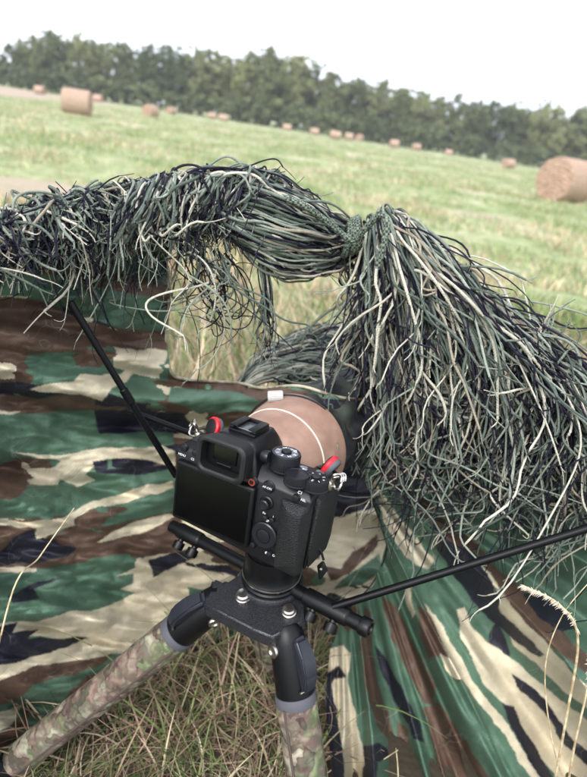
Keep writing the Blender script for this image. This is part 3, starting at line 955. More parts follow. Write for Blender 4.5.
# --- green sleeve that carries the hoop pole
msl = mat('sleeve_green', S(70, 92, 72), .8)
noise_mix(msl, S(40, 52, 44), S(92, 116, 88), 22)
spx = np.linspace(-140, 730, 60)
SP3 = PY(spx, spine_py(spx) + 10, spine_Y(spx) + .012)
tube('pole_sleeve', SP3, .013, msl, hide, 90, 12)

# --- black poles
def pole(nm, a, b, r, label=None):
    o = tube(nm, [a, a + (np.array(b) - a) * .5, b], r, mpole, hide, 8, 14)
    if label: o['label'] = label
    return o
BARZ = min(np.linspace(.28, .35, 141), key=lambda z: abs(np.cross((PZ(362, 625, z) - PZ(172, 526, z))[:2], (PZ(271, 585, .307) + np.array([.0018, -.0006, .03]) - PZ(172, 526, z))[:2])))   # the bar runs through the column
pA = PY(70, 302, .505); pB = PY(176, 476, .515)
pole('frame_pole', pA, pB, .0034, 'steep black pole left of the camera')
jn = np.array(pA) + (np.array(pB) - np.array(pA)) * .46
lathe('pole_joint', [(.0034, 0), (.0043, .001), (.0043, .016), (.0034, .017)], mpole, hide, Vector(jn) - hide.location, Vector(pB) - Vector(pA), 16)
pole('frame_pole', PY(128, 410, .525), PY(200, 437, .535), .003, 'short black pole behind the camera')
pole('frame_pole', PZ(333, 607, BARZ + .006), PY(660, 506, .40), .0036, 'long thin black pole crossing the right cloth wall')

# ------------------------------------------------------------------ ghillie yarn
YC = {'sage': (S(80, 90, 84), S(142, 149, 136)), 'navy': (S(19, 18, 29), S(40, 37, 52)), 'cream': (S(168, 163, 148), S(198, 193, 178)),
      'olive': (S(60, 70, 64), S(88, 98, 86)), 'tan': (S(124, 116, 102), S(152, 143, 126))}
YN = list(YC)
myarn = mat('yarn', rough=.85, spec=.2)
ya = nd(myarn, 'ShaderNodeAttribute', attribute_name='Col')
yv = nd(myarn, 'ShaderNodeAttribute', attribute_name='ply')
sx = nd(myarn, 'ShaderNodeSeparateXYZ'); ln(myarn, yv.outputs['Vector'], sx.inputs[0])
m1 = nd(myarn, 'ShaderNodeMath', operation='MULTIPLY_ADD'); m1.inputs[1].default_value = 380.0
ln(myarn, sx.outputs['X'], m1.inputs[0]); ln(myarn, sx.outputs['Y'], m1.inputs[2])
m2 = nd(myarn, 'ShaderNodeMath', operation='MULTIPLY'); m2.inputs[1].default_value = 2 * math.pi
ln(myarn, m1.outputs[0], m2.inputs[0])
m3 = nd(myarn, 'ShaderNodeMath', operation='SINE'); ln(myarn, m2.outputs[0], m3.inputs[0])
tcy = nd(myarn, 'ShaderNodeTexCoord')
ny = nd(myarn, 'ShaderNodeTexNoise', Scale=260.0, Detail=3); ln(myarn, tcy.outputs['Object'], ny.inputs['Vector'])
m4 = nd(myarn, 'ShaderNodeMath', operation='MULTIPLY_ADD'); m4.inputs[1].default_value = .35
ln(myarn, m3.outputs[0], m4.inputs[0]); ln(myarn, ny.outputs['Fac'], m4.inputs[2])
bump(myarn, m4.outputs[0], .5, .0007)
ry = nd(myarn, 'ShaderNodeValToRGB')
ry.color_ramp.elements[0].position = .25; ry.color_ramp.elements[0].color = (.72, .72, .72, 1)
ry.color_ramp.elements[1].position = .75; ry.color_ramp.elements[1].color = (1.18, 1.18, 1.18, 1)
ln(myarn, ny.outputs['Fac'], ry.inputs[0])
my = nd(myarn, 'ShaderNodeMixRGB', blend_type='MULTIPLY'); my.inputs[0].default_value = 1
ln(myarn, ya.outputs['Color'], my.inputs[1]); ln(myarn, ry.outputs[0], my.inputs[2])
ln(myarn, my.outputs[0], bsdf(myarn).inputs['Base Color'])

KP = 30
class Yarn:
    def __init__(s): s.P = []; s.R = []; s.c = []; s.big = []
    def fam(s, guides, n, layer=(0, .03), r=(.0009, .0018), wob=.004, frizz=.012, s0=(0, .06), s1=(.6, 1.0), mix=(.36, .38, .08, .12, .06), curl=0.0, wave=1.0):
        G = [catmull(PY([p[0] for p in g], [p[1] for p in g], [p[2] for p in g]), 40) for g in guides]
        G = np.array(G)
        a = rng.random(n) * (len(G) - 1)
        i = np.minimum(a.astype(int), len(G) - 2); f = (a - i)[:, None, None]
        f = f * f * (3 - 2 * f) * .5 + f * .5
        C = G[i] * (1 - f) + G[i + 1] * f
        t0 = rng.uniform(*s0, n); t1 = rng.uniform(*s1, n)
        u = np.linspace(0, 1, KP)
        q = (t0[:, None] + (t1 - t0)[:, None] * u[None]) * 39
        j = np.minimum(q.astype(int), 38); fr = (q - j)[..., None]
        k = np.arange(n)[:, None]
        P = C[k, j] * (1 - fr) + C[k, np.minimum(j + 1, 39)] * fr
        lay = rng.uniform(*layer, n)
        view = CAM - P; view /= np.linalg.norm(view, axis=2, keepdims=True)
        P = P + view * (lay[:, None] * np.sin(np.clip(u * 1.15 + .08, 0, 1) * math.pi * .8)[None])[..., None]
        # wobble: smooth offsets plus loose ends
        L = np.linalg.norm(np.diff(P, axis=1), axis=2).sum(1)
        for fq, am in ((1.0, 1.0), (2.1, .5), (4.2, .10)):
            A = rng.normal(0, 1, (n, 3)) * am * np.array([1, 1, .6])
            phs = rng.uniform(0, 6.28, (n, 1))
            g_ = np.sin(u[None] * fq * 3.0 * (.7 + .6 * rng.random((n, 1))) + phs)
            P = P + A[:, None, :] * (g_ * (wob * (.3 + .7 * u[None]) + frizz * u[None] ** 2.2))[..., None]
        wl_ = rng.uniform(.030, .085, (n, 1)); am_ = rng.uniform(.0012, .0052, (n, 1)) * wave
        s_len = np.concatenate([np.zeros((n, 1)), np.cumsum(np.linalg.norm(np.diff(P, axis=1), axis=2), 1)], 1)
        for q in range(2):
            A = rng.normal(0, 1, (n, 3)); A /= np.linalg.norm(A, axis=1, keepdims=True)
            P = P + A[:, None, :] * (am_ * (.08 + .92 * u[None] ** 1.2) * np.sin(6.283 * s_len / (wl_ * (1 + .7 * q)) + rng.uniform(0, 6.28, (n, 1))))[..., None]
        if frizz >= .012:
            A = rng.normal(0, 1, (n, 3)); ph2 = rng.uniform(0, 6.28, (n, 1)); f2_ = rng.uniform(7, 15, (n, 1))
            P = P + A[:, None, :] * (np.sin(u[None] * f2_ + ph2) * frizz * .28 * u[None] ** 1.3)[..., None]
        if curl:
            A = rng.normal(0, 1, (n, 3)); A[:, 2] = -.6 * np.abs(A[:, 2])
            P = P + A[:, None, :] * (curl * .8 * u[None] ** 2.4)[..., None]
            ph = rng.uniform(0, 6.28, n)[:, None]; w_ = rng.uniform(3, 9, n)[:, None]
            rr_ = curl * .7 * u[None] ** 1.5 * rng.uniform(.3, 1.2, n)[:, None]
            P[..., 0] += rr_ * np.sin(w_ * u[None] + ph); P[..., 2] += rr_ * np.cos(w_ * u[None] + ph)
        ci = rng.choice(5, n, p=np.array(mix) / sum(mix))
        rad_ = rng.uniform(*r, n) * np.where(ci == 1, .75, 1.0)
        R = rad_[:, None] * (1 - .25 * u[None] ** 3)
        R = R * (1 + .08 * np.sin(u[None] * 40 + ph_rand(n)))
        s.P.append(P); s.R.append(R); s.c.append(ci)
        s.big.append(lay / max(layer[1], 1e-4) * rad_ * (ci != 1))
    def build(s, parent, n_big, label_parent=None):
        P = np.concatenate(s.P); R = np.concatenate(s.R); c = np.concatenate(s.c); big = np.concatenate(s.big)
        P = P - np.array(parent.location)
        nf = len(P)
        for q in range(2):                                # frayed plies at the tips
            ex = rng.random(nf) < .7
            tip = P[:nf][ex][:, -1]; dr = tip - P[:nf][ex][:, -4]; dr /= np.linalg.norm(dr, axis=1, keepdims=True) + 1e-9
            dr = dr + rng.normal(0, .32, dr.shape) - np.array([0, 0, .25]); m_ = len(tip)
            ll = rng.uniform(.006, .018, (m_, 1, 1)); uu = np.linspace(-.15, 1, KP)[None, :, None]
            Pf = tip[:, None] + dr[:, None] * ll * uu + rng.normal(0, .004, (m_, 1, 3)) * np.maximum(uu, 0) ** 2
            P = np.concatenate([P, Pf]); R = np.concatenate([R, R[:nf][ex] * .42]); c = np.concatenate([c, c[:nf][ex]]); big = np.concatenate([big, np.zeros(m_)])
        order = np.argsort(-big)
        bigset = np.zeros(len(P), bool); bigset[order[:n_big]] = True
        def mk(nm, sel):
            p, rr_, cc = P[sel], R[sel], c[sel]
            V, Fq, Ln, An = tubes(p, rr_, 5)
            o = pmesh(nm, V, Fq, myarn, parent, True, False)
            lo = np.array([YC[YN[k]][0] for k in cc]); hi = np.array([YC[YN[k]][1] for k in cc])
            f = rng.random((len(cc), 1))
            vcol(o, np.repeat(lo * (1 - f) + hi * f, KP * 5, 0))
            a = o.data.attributes.new('ply', 'FLOAT_VECTOR', 'POINT')
            a.data.foreach_set('vector', np.stack([Ln, An, 0 * Ln], -1).astype(np.float32).ravel())
            return o
        for k, nm in enumerate(YN):
            sel = np.where((c == k) & ~bigset)[0]
            if len(sel):
                o = mk('yarn_fringe', sel); o['kind'] = 'stuff'
                o['label'] = {'sage': 'sage green', 'navy': 'navy black', 'cream': 'cream', 'olive': 'dark olive', 'tan': 'tan'}[nm] + ' yarn strands'
        for k in order[:n_big]: mk('yarn_strand', np.array([k]))
        fuzz(parent, P[:nf], c[:nf], int(nf * 16))
def fuzz(parent, P, c, n):
    """loose fibres standing off the yarn"""
    k = rng.integers(0, len(P), n); j = rng.integers(1, KP - 1, n); f = rng.random((n, 1))
    base = P[k, j] * (1 - f) + P[k, j - 1] * f
    t = P[k, j] - P[k, j - 1]; t /= np.linalg.norm(t, axis=1, keepdims=True) + 1e-9
    d = rng.normal(0, 1, (n, 3)); d /= np.linalg.norm(d, axis=1, keepdims=True); d = d + t * rng.uniform(-.8, .8, (n, 1))
    L = rng.uniform(.002, .0055, (n, 1)); sd = np.cross(d, rng.normal(0, 1, (n, 3))); sd /= np.linalg.norm(sd, axis=1, keepdims=True) + 1e-9
    w_ = .00016
    b2 = base + d * L * .55; tp = base + d * L + rng.normal(0, .0008, (n, 3))
    V = np.stack([base - sd * w_, base + sd * w_, b2 + sd * w_ * .8, b2 - sd * w_ * .8, tp], 1).reshape(-1, 3)
    i = np.arange(n) * 5
    Fl = np.vstack([np.stack([i, i + 1, i + 2], 1), np.stack([i, i + 2, i + 3], 1), np.stack([i + 3, i + 2, i + 4], 1)])
    o = pmesh('yarn_fuzz', V, Fl, myarn, parent, False, False)
    lo = np.array([YC[YN[q]][0] for q in c]); hi = np.array([YC[YN[q]][1] for q in c])
    vcol(o, np.repeat(((lo + hi) / 2)[k] * 1.1, 5, 0))
    o['kind'] = 'stuff'; o['label'] = 'loose fibres standing off the yarn'
def ph_rand(n): return rng.uniform(0, 6.28, (n, 1))

g0 = PY(250, 190, .66)
gar = thing('ghillie_garland', 'thick shaggy garland of sage, cream and navy yarn tied along the hide hoop', 'ghillie yarn', g0)
Yg = Yarn()
def sp_(x): return float(spine_py(x)), float(spine_Y(x))
# left stretch: over the pole and hanging
gl = []
for x in np.arange(-70, 205, 22):
    y, Y = sp_(x)
    Lh = float(np.interp(x, [-70, 20, 50, 80, 108, 125, 150, 180, 200], [6, 6, 30, 90, 78, 55, 90, 50, 20]))
    r = random.uniform
    gl.append([(x - 8, y + 16, Y + .035), (x - 3, y - 8, Y + .018), (x + 4, y - 6, Y - .018), (x + r(0, 12), y + 22, Y - .036), (x + r(-8, 16), y + 22 + Lh * .45, Y - .034), (x + r(-22, 22), y + 22 + Lh, Y - .026)])
Yg.fam(gl, 520, (0, .016), wob=.005, frizz=.010, s1=(.42, .72), curl=.012, mix=(.32, .42, .1, .1, .06))
Yg.fam(gl, 150, (0, .016), wob=.005, frizz=.012, s1=(.6, .98), curl=.016)
Yg.fam(gl, 70, (0, .012), wob=.005, frizz=.014, s1=(.8, 1.08), curl=.03, mix=(.3, .42, .12, .1, .06), r=(.0005, .0010))
# strands lying along the pole at the far left and up to the bun
al = [[(-70 , 250, .445), (-20, 228, .485), (25, 214, .515), (70, 204, .55), (115, 196, .575), (160, 190, .60)],
      [(-70, 268, .44), (-20, 246, .48), (25, 232, .51), (70, 224, .54), (115, 218, .56), (160, 214, .585)]]
Yg.fam(al, 110, (0, .02), wob=.006, frizz=.012, s0=(0, .5), s1=(.5, 1))
# bun: strands swept over the top and round towards the knot
cb = []
for x in np.arange(120, 262, 14):
    y, Y = sp_(x)
    tp = float(np.interp(x, [120, 180, 250, 300], [186, 176, 174, 190]))
    bt = float(np.interp(x, [120, 180, 215, 260], [240, 238, 244, 262]))
    cb.append([(x - 4, 205, Y + .05), (x + 4, tp + 4, Y + .02), (x + 16, tp, Y - .02), (x + 8, tp + 22, Y - .055), (x - 6, tp + 52, Y - .062), (x + 2, bt - 22, Y - .055), (x + 24, bt, Y - .03)])
Yg.fam(cb, 600, (0, .02), wob=.0045, frizz=.010, s1=(.5, .9), mix=(.34, .4, .1, .1, .06))
cs = [[(190, 182, .66), (222, 174, .645), (258, 176, .635), (292, 191, .635), (322, 212, .645), (352, 238, .66)],
      [(188, 190, .645), (216, 186, .61), (258, 191, .60), (296, 208, .605), (325, 226, .63), (352, 240, .655)],
      [(192, 196, .64), (212, 206, .595), (250, 222, .585), (295, 236, .595), (328, 240, .625), (352, 242, .655)],
      [(206, 190, .64), (214, 218, .60), (246, 242, .59), (290, 257, .60), (328, 256, .63), (352, 244, .655)],
      [(232, 190, .65), (238, 230, .61), (262, 260, .605), (294, 275, .615), (330, 266, .635), (352, 246, .66)]]
Yg.fam(cs, 720, (-.01, .02), wob=.006, frizz=.004, s0=(0, .25), s1=(.8, 1.0), mix=(.38, .36, .09, .11, .06))
# loops high on the bun
lp = [[(150, 200, .62), (165, 180, .605), (190, 173, .60), (215, 184, .60), (232, 204, .60)], [(230, 192, .62), (250, 170, .62), (285, 178, .62), (305, 196, .625), (318, 217, .63)]]
Yg.fam(lp, 36, (0, .015), wob=.008, frizz=.012, s1=(.7, 1))
# wisps under the bun, long tails
ws = [[(178, 225, .57), (180, 255, .565), (186, 285, .565), (192, 310, .57), (200, 335, .575)], [(205, 240, .58), (212, 265, .575), (222, 285, .575), (215, 305, .58), (222, 325, .585)],
      [(225, 255, .59), (240, 275, .59), (236, 295, .595), (222, 310, .60), (215, 322, .60)]]
Yg.fam(ws, 42, (0, .012), wob=.008, frizz=.02, s1=(.4, 1), r=(.0006, .0013), mix=(.3, .5, .08, .08, .04), curl=.035)
tl = [[(258, 262, .59), (262, 285, .592), (263, 310, .597), (262, 335, .60), (261, 358, .605)], [(266, 262, .595), (270, 285, .597), (268, 310, .60), (266, 332, .605), (268, 350, .61)]]
Yg.fam(tl, 26, (0, .004), wob=.003, frizz=.006, s1=(.6, 1), r=(.0007, .0013), mix=(.4, .5, .04, .06, 0))
# right fall from the knot
rf_ = [[(352, 242, .66), (360, 246, .635), (366, 285, .625), (372, 335, .62), (374, 385, .615), (352, 425, .60), (344, 452, .59)],
       [(366, 236, .67), (374, 222, .63), (378, 262, .60), (384, 320, .59), (392, 385, .585), (392, 440, .585), (384, 490, .59)],
       [(380, 236, .68), (386, 210, .635), (396, 245, .595), (412, 305, .575), (428, 375, .565), (436, 440, .565), (440, 500, .57)],
       [(390, 234, .68), (396, 216, .635), (422, 254, .59), (454, 314, .56), (480, 370, .545), (488, 440, .545), (484, 505, .555)],
       [(396, 240, .68), (412, 236, .64), (452, 276, .585), (498, 336, .545), (526, 400, .525), (526, 462, .525), (516, 520, .535)],
       [(420, 276, .66), (448, 274, .615), (495, 314, .565), (538, 364, .525), (554, 415, .505), (554, 475, .505), (552, 540, .51)],
       [(520, 350, .58), (545, 350, .545), (576, 374, .51), (596, 415, .485), (600, 460, .475), (588, 512, .475), (582, 560, .48)],
       [(600, 412, .52), (622, 410, .49), (650, 434, .465), (665, 470, .45), (660, 512, .44), (650, 555, .44), (640, 590, .44)]]
Yg.fam(rf_, 1000, (-.015, .022), wob=.007, frizz=.014, s0=(0, .12), s1=(.40, .78), curl=.03, wave=1.3, mix=(.34, .44, .08, .09, .05))
Yg.fam(rf_, 120, (0, .02), wob=.006, frizz=.02, s0=(0, .5), s1=(.8, 1.08), curl=.05, wave=1.6, r=(.0008, .0015), mix=(.34, .34, .16, .1, .06))
Yg.fam(rf_[1:5], 80, (.01, .03), wob=.006, frizz=.018, s0=(0, .15), s1=(.55, .9), mix=(.5, .05, .3, .05, .1), r=(.0013, .0020), curl=.03, wave=1.5)
# strands swinging back up in loose hanging bows
sw = [[(372, 260, .62), (374, 320, .60), (392, 372, .575), (440, 394, .555), (496, 382, .54), (540, 340, .53), (552, 318, .53)],
      [(380, 250, .62), (392, 320, .585), (420, 385, .56), (460, 412, .545), (510, 402, .53), (545, 366, .52), (556, 336, .52)]]
Yg.fam(sw, 46, (0, .016), wob=.007, frizz=.010, s0=(0, .3), s1=(.6, 1), mix=(.5, .25, .17, .04, .04), r=(.0010, .0017))
# frizzled mat of ends low on the right
fz = [[(395, 400, .60), (400, 430, .585), (392, 455, .58), (398, 480, .58), (390, 505, .585)], [(440, 395, .58), (446, 430, .565), (436, 462, .56), (446, 490, .56), (436, 520, .565)],
      [(490, 395, .56), (498, 430, .545), (486, 465, .54), (496, 495, .54), (486, 530, .545)], [(545, 395, .53), (552, 430, .52), (540, 470, .515), (550, 505, .515), (540, 540, .52)],
      [(600, 400, .50), (606, 440, .485), (594, 480, .48), (604, 520, .48), (594, 560, .485)]]
Yg.fam(fz, 240, (-.01, .02), wob=.012, frizz=.016, s0=(0, .4), s1=(.5, 1), wave=1.8, r=(.0007, .0015), mix=(.28, .46, .08, .12, .06), curl=.04)
Yg.build(gar, 170)
# knot and cords
mpc = mat('paracord', rough=.75)
chk = nd(mpc, 'ShaderNodeTexChecker', Scale=420.0); tcp = nd(mpc, 'ShaderNodeTexCoord')
chk.inputs['Color1'].default_value = (*S(112, 124, 106), 1); chk.inputs['Color2'].default_value = (*S(44, 50, 48), 1)
ln(mpc, tcp.outputs['Object'], chk.inputs['Vector']); ln(mpc, chk.outputs['Color'], bsdf(mpc).inputs['Base Color'])
bump(mpc, chk.outputs['Fac'], .6, .001)
def ypts(l): return [PY(*p) for p in l]
kc = PY(353, 240, .61)
for q in range(4):
    a0 = q * 1.3
    ring = [kc + np.array([.004 * q - .006 + .003 * math.sin(a), .014 * math.cos(a + a0), .016 * math.sin(a + a0) + .002 * q]) for a in np.linspace(0, 6.6, 22)]
    tube('knot_loop', ring, .0034, mpc, gar, 40, 8)
tube('tie_cord', ypts([(286, 198, .565), (308, 208, .565), (330, 224, .575), (352, 240, .58), (366, 228, .57), (379, 216, .56), (387, 222, .552), (384, 244, .548), (377, 268, .55)]), .0032, mpc, gar, 70, 8)
tube('tie_cord', ypts([(350, 246, .615), (345, 258, .61), (348, 275, .61), (356, 284, .612), (362, 278, .61)]), .0012, mcord, gar, 40, 6)

# yarn laid over the lens hood, outside the opening
mnet = mat('dark_netting', S(30, 30, 34), .9)
cov = thing('ghillie_lens_cover', 'heap of pale sage yarn lying over the lens hood in the hide opening', 'ghillie yarn', PY(310, 395, .78))
Yc = Yarn()
cg = [[(234, 396, .73), (256, 382, .725), (290, 374, .72), (330, 378, .72), (378, 396, .71)], [(236, 392, .76), (258, 368, .755), (296, 358, .75), (338, 360, .75), (376, 378, .74)],
      [(238, 386, .79), (262, 354, .79), (302, 342, .79), (345, 340, .78), (376, 362, .77)], [(246, 380, .83), (270, 350, .83), (308, 335, .83), (350, 333, .82), (376, 350, .81)]]
Yc.fam(cg, 480, (-.01, .012), wave=1.6, wob=.006, frizz=.012, s0=(0, .4), s1=(.55, 1), mix=(.6, .10, .24, .03, .03), r=(.0010, .0019))
cg2 = [[(300, 350, .80), (296, 362, .775), (292, 374, .75), (288, 386, .73), (286, 398, .715)], [(360, 350, .80), (364, 366, .775), (366, 384, .75), (362, 402, .73), (352, 420, .70)]]
Yc.fam(cg2, 120, (0, .012), wob=.007, frizz=.014, s1=(.5, 1), mix=(.46, .3, .1, .1, .04), curl=.015)
cg3 = [[(318, 392, .70), (330, 388, .66), (344, 392, .63), (352, 410, .60), (350, 432, .58)], [(345, 378, .74), (362, 380, .70), (376, 400, .66), (378, 430, .63), (366, 456, .60)]]
Yc.fam(cg3, 130, (0, .012), wob=.006, frizz=.012, s0=(0, .4), s1=(.6, 1), mix=(.5, .3, .1, .1, .0), curl=.012)
Yc.build(cov, 30)

# ------------------------------------------------------------------ tripod
mblk = mat('black_plastic', S(9, 9, 12), .42, 0, .3); noise_bump(mblk, 900, .25, .0004)
mmag = mat('grey_casting', S(58, 58, 61), .45, .6); noise_mix(mmag, S(46, 46, 50), S(70, 70, 75), 900, 3); noise_bump(mmag, 700, .6, .0006)
mlev = mat('blue_grey_lever', S(34, 36, 44), .4)
msteel = mat('steel', S(190, 184, 176), .28, 1)
mrub = mat('grey_collar', S(78, 78, 84), .7)
mslv = mat('leaf_camo_sleeve', rough=.8, spec=.2)
tcs = nd(mslv, 'ShaderNodeTexCoord')
nz1 = nd(mslv, 'ShaderNodeTexNoise', Scale=55.0, Detail=6, Distortion=.6); ln(mslv, tcs.outputs['Object'], nz1.inputs['Vector'])
vo = nd(mslv, 'ShaderNodeTexVoronoi', Scale=72.0); vo.inputs['Randomness'].default_value = 1
nzv = nd(mslv, 'ShaderNodeTexNoise', Scale=60.0, Detail=2); ln(mslv, tcs.outputs['Object'], nzv.inputs['Vector'])
mvx = nd(mslv, 'ShaderNodeMixRGB', blend_type='ADD'); mvx.inputs[0].default_value = .04
ln(mslv, tcs.outputs['Object'], mvx.inputs[1]); ln(mslv, nzv.outputs['Color'], mvx.inputs[2])
ln(mslv, mvx.outputs[0], vo.inputs['Vector'])
rl = nd(mslv, 'ShaderNodeValToRGB')
els = rl.color_ramp.elements
els[0].position = .30; els[0].color = (*S(84, 72, 68), 1)
els[1].position = .72; els[1].color = (*S(176, 168, 150), 1)
for p_, c_ in ((.40, S(132, 108, 100)), (.48, S(136, 124, 106)), (.54, S(126, 136, 108)), (.62, S(90, 98, 78))):
    q_ = els.new(p_); q_.color = (*c_, 1)
ln(mslv, nz1.outputs['Fac'], rl.inputs[0])
rv = nd(mslv, 'ShaderNodeValToRGB')
rv.color_ramp.elements[0].position = .12; rv.color_ramp.elements[0].color = (1.15, 1.15, 1.1, 1)
rv.color_ramp.elements[1].position = .62; rv.color_ramp.elements[1].color = (.55, .5, .5, 1)
ln(mslv, vo.outputs['Distance'], rv.inputs[0])
sepc = nd(mslv, 'ShaderNodeSeparateColor'); ln(mslv, vo.outputs['Color'], sepc.inputs[0])
rc = nd(mslv, 'ShaderNodeValToRGB'); rc.color_ramp.interpolation = 'CONSTANT'
ec_ = rc.color_ramp.elements
ec_[0].position = 0; ec_[0].color = (*S(92, 80, 74), 1); ec_[1].position = .84; ec_[1].color = (*S(158, 154, 138), 1)
for p_, c_ in ((.22, S(128, 110, 102)), (.42, S(118, 130, 98)), (.56, S(76, 70, 64)), (.70, S(136, 132, 118))):
    q_ = ec_.new(p_); q_.color = (*c_, 1)
ln(mslv, sepc.outputs[0], rc.inputs[0])
mc_ = nd(mslv, 'ShaderNodeMixRGB'); mc_.inputs[0].default_value = .7
ln(mslv, rl.outputs[0], mc_.inputs[1]); ln(mslv, rc.outputs[0], mc_.inputs[2])
ml_ = nd(mslv, 'ShaderNodeMixRGB', blend_type='MULTIPLY'); ml_.inputs[0].default_value = 1
ln(mslv, mc_.outputs[0], ml_.inputs[1]); ln(mslv, rv.outputs[0], ml_.inputs[2]); ln(mslv, ml_.outputs[0], bsdf(mslv).inputs['Base Color'])
noise_bump(mslv, 160, .5, .0015)

HZ = .305
hub = PZ(263, 598, HZ)
tri = thing('tripod', 'low black tripod with leaf camouflage leg sleeves carrying the camera', 'tripod', (hub[0], hub[1], float(ground(hub[0], hub[1]))))
TL = np.array(tri.location)
def tl(p): return Vector(np.asarray(p, float) - TL)
H = np.array([hub[0], hub[1], HZ])
A1 = PZ(213, 604, HZ - .014); F1 = PG(2, 772)
A2 = PZ(288, 640, HZ - .014); F2 = PG(338, 1000)
A3 = H + np.array([-.006, .050, -.014]); F3 = np.array([-.03, .575, 0.0]); F3[2] = ground(F3[0], F3[1])
# spider casting: rounded arms to each shoulder with a raised bowl
def spider():
    bm = bmesh.new()
    ang = sorted([(math.atan2(a[1] - H[1], a[0] - H[0]), a) for a in (A1, A2, A3)], key=lambda q: q[0])
    out = []
    for k, (a, p) in enumerate(ang):
        d = np.array([math.cos(a), math.sin(a)]); n = np.array([-d[1], d[0]])
        Lr = np.linalg.norm(p[:2] - H[:2]) + .004
        for s_, q in ((-1, Lr), (1, Lr)):
            out.append(H[:2] + d * q + n * s_ * .019)
        a2 = ang[(k + 1) % 3][0] + (2 * math.pi if k == 2 else 0)
        am = (a + a2) / 2
        out.append(H[:2] + 0.042 * np.array([math.cos(am - .35), math.sin(am - .35)]))
        out.append(H[:2] + 0.042 * np.array([math.cos(am + .35), math.sin(am + .35)]))
    top = [bm.verts.new((x - TL[0], y - TL[1], HZ + .004 - TL[2])) for x, y in out]
    bm.faces.new(top)
    g = bmesh.ops.extrude_face_region(bm, geom=list(bm.faces))
    for v in g['geom']:
        if isinstance(v, bmesh.types.BMVert): v.co.z -= .016
    bmesh.ops.recalc_face_normals(bm, faces=bm.faces)
    bmesh.ops.bevel(bm, geom=list(bm.edges), offset=.0035, segments=3, affect='EDGES', clamp_overlap=True)
    return finish('spider_casting', bm, mmag, tri)
spider()
up = (0.06, -.02, 1)
HC_ = PZ(271, 585, HZ + .002)                # the column stands a little back on the casting
lathe('bowl_ring', [(0.0000, -0.0020), (0.0312, -0.0020), (0.0321, 0.0040), (0.0321, 0.0080), (0.0308, 0.0100), (0.0290, 0.0100), (0.0282, 0.0070), (0.0000, 0.0070)], mmag, tri, tl(HC_), up, 64)
lathe('levelling_base', [(0.0000, 0.0050), (0.0286, 0.0050), (0.0290, 0.0120), (0.0277, 0.0135), (0.0277, 0.0160), (0.0282, 0.0200), (0.0268, 0.0220), (0.0260, 0.0300), (0.0264, 0.0400), (0.0255, 0.0460), (0.0000, 0.0460)], mblk, tri, tl(HC_), up, 64)
lathe('pan_ring', [(0.0278, 0.0168), (0.0287, 0.0172), (0.0287, 0.0180), (0.0278, 0.0184)], msteel, tri, tl(HC_), up, 64)
lathe('head_clamp', [(0.0000, 0.0450), (0.0238, 0.0450), (0.0251, 0.0500), (0.0251, 0.0600), (0.0229, 0.0630), (0.0229, 0.0780), (0.0000, 0.0780)], mblk, tri, tl(HC_), up, 48)
for (px, py, r, z) in ((243, 595, .0066, HZ + .005), (289, 610, .0060, HZ + .005)):
    p = PZ(px, py, z + .004)
    lathe('bolt', [(0, -.004), (r * 1.15, -.004), (r * 1.15, -.002), (r, -.0015), (r, .0015), (r * .8, .0030), (r * .3, .0036), (0, .0036)], msteel, tri, tl(p), (0, -.15, 1), 24)
p = PZ(243, 620, HZ - .008)
lathe('bolt', [(0, -.004), (.0058, -.004), (.0058, .001), (.004, .003), (.0025, .003), (.0025, .001), (0, .001)], msteel, tri, tl(p), (-.1, -1, .5), 24)

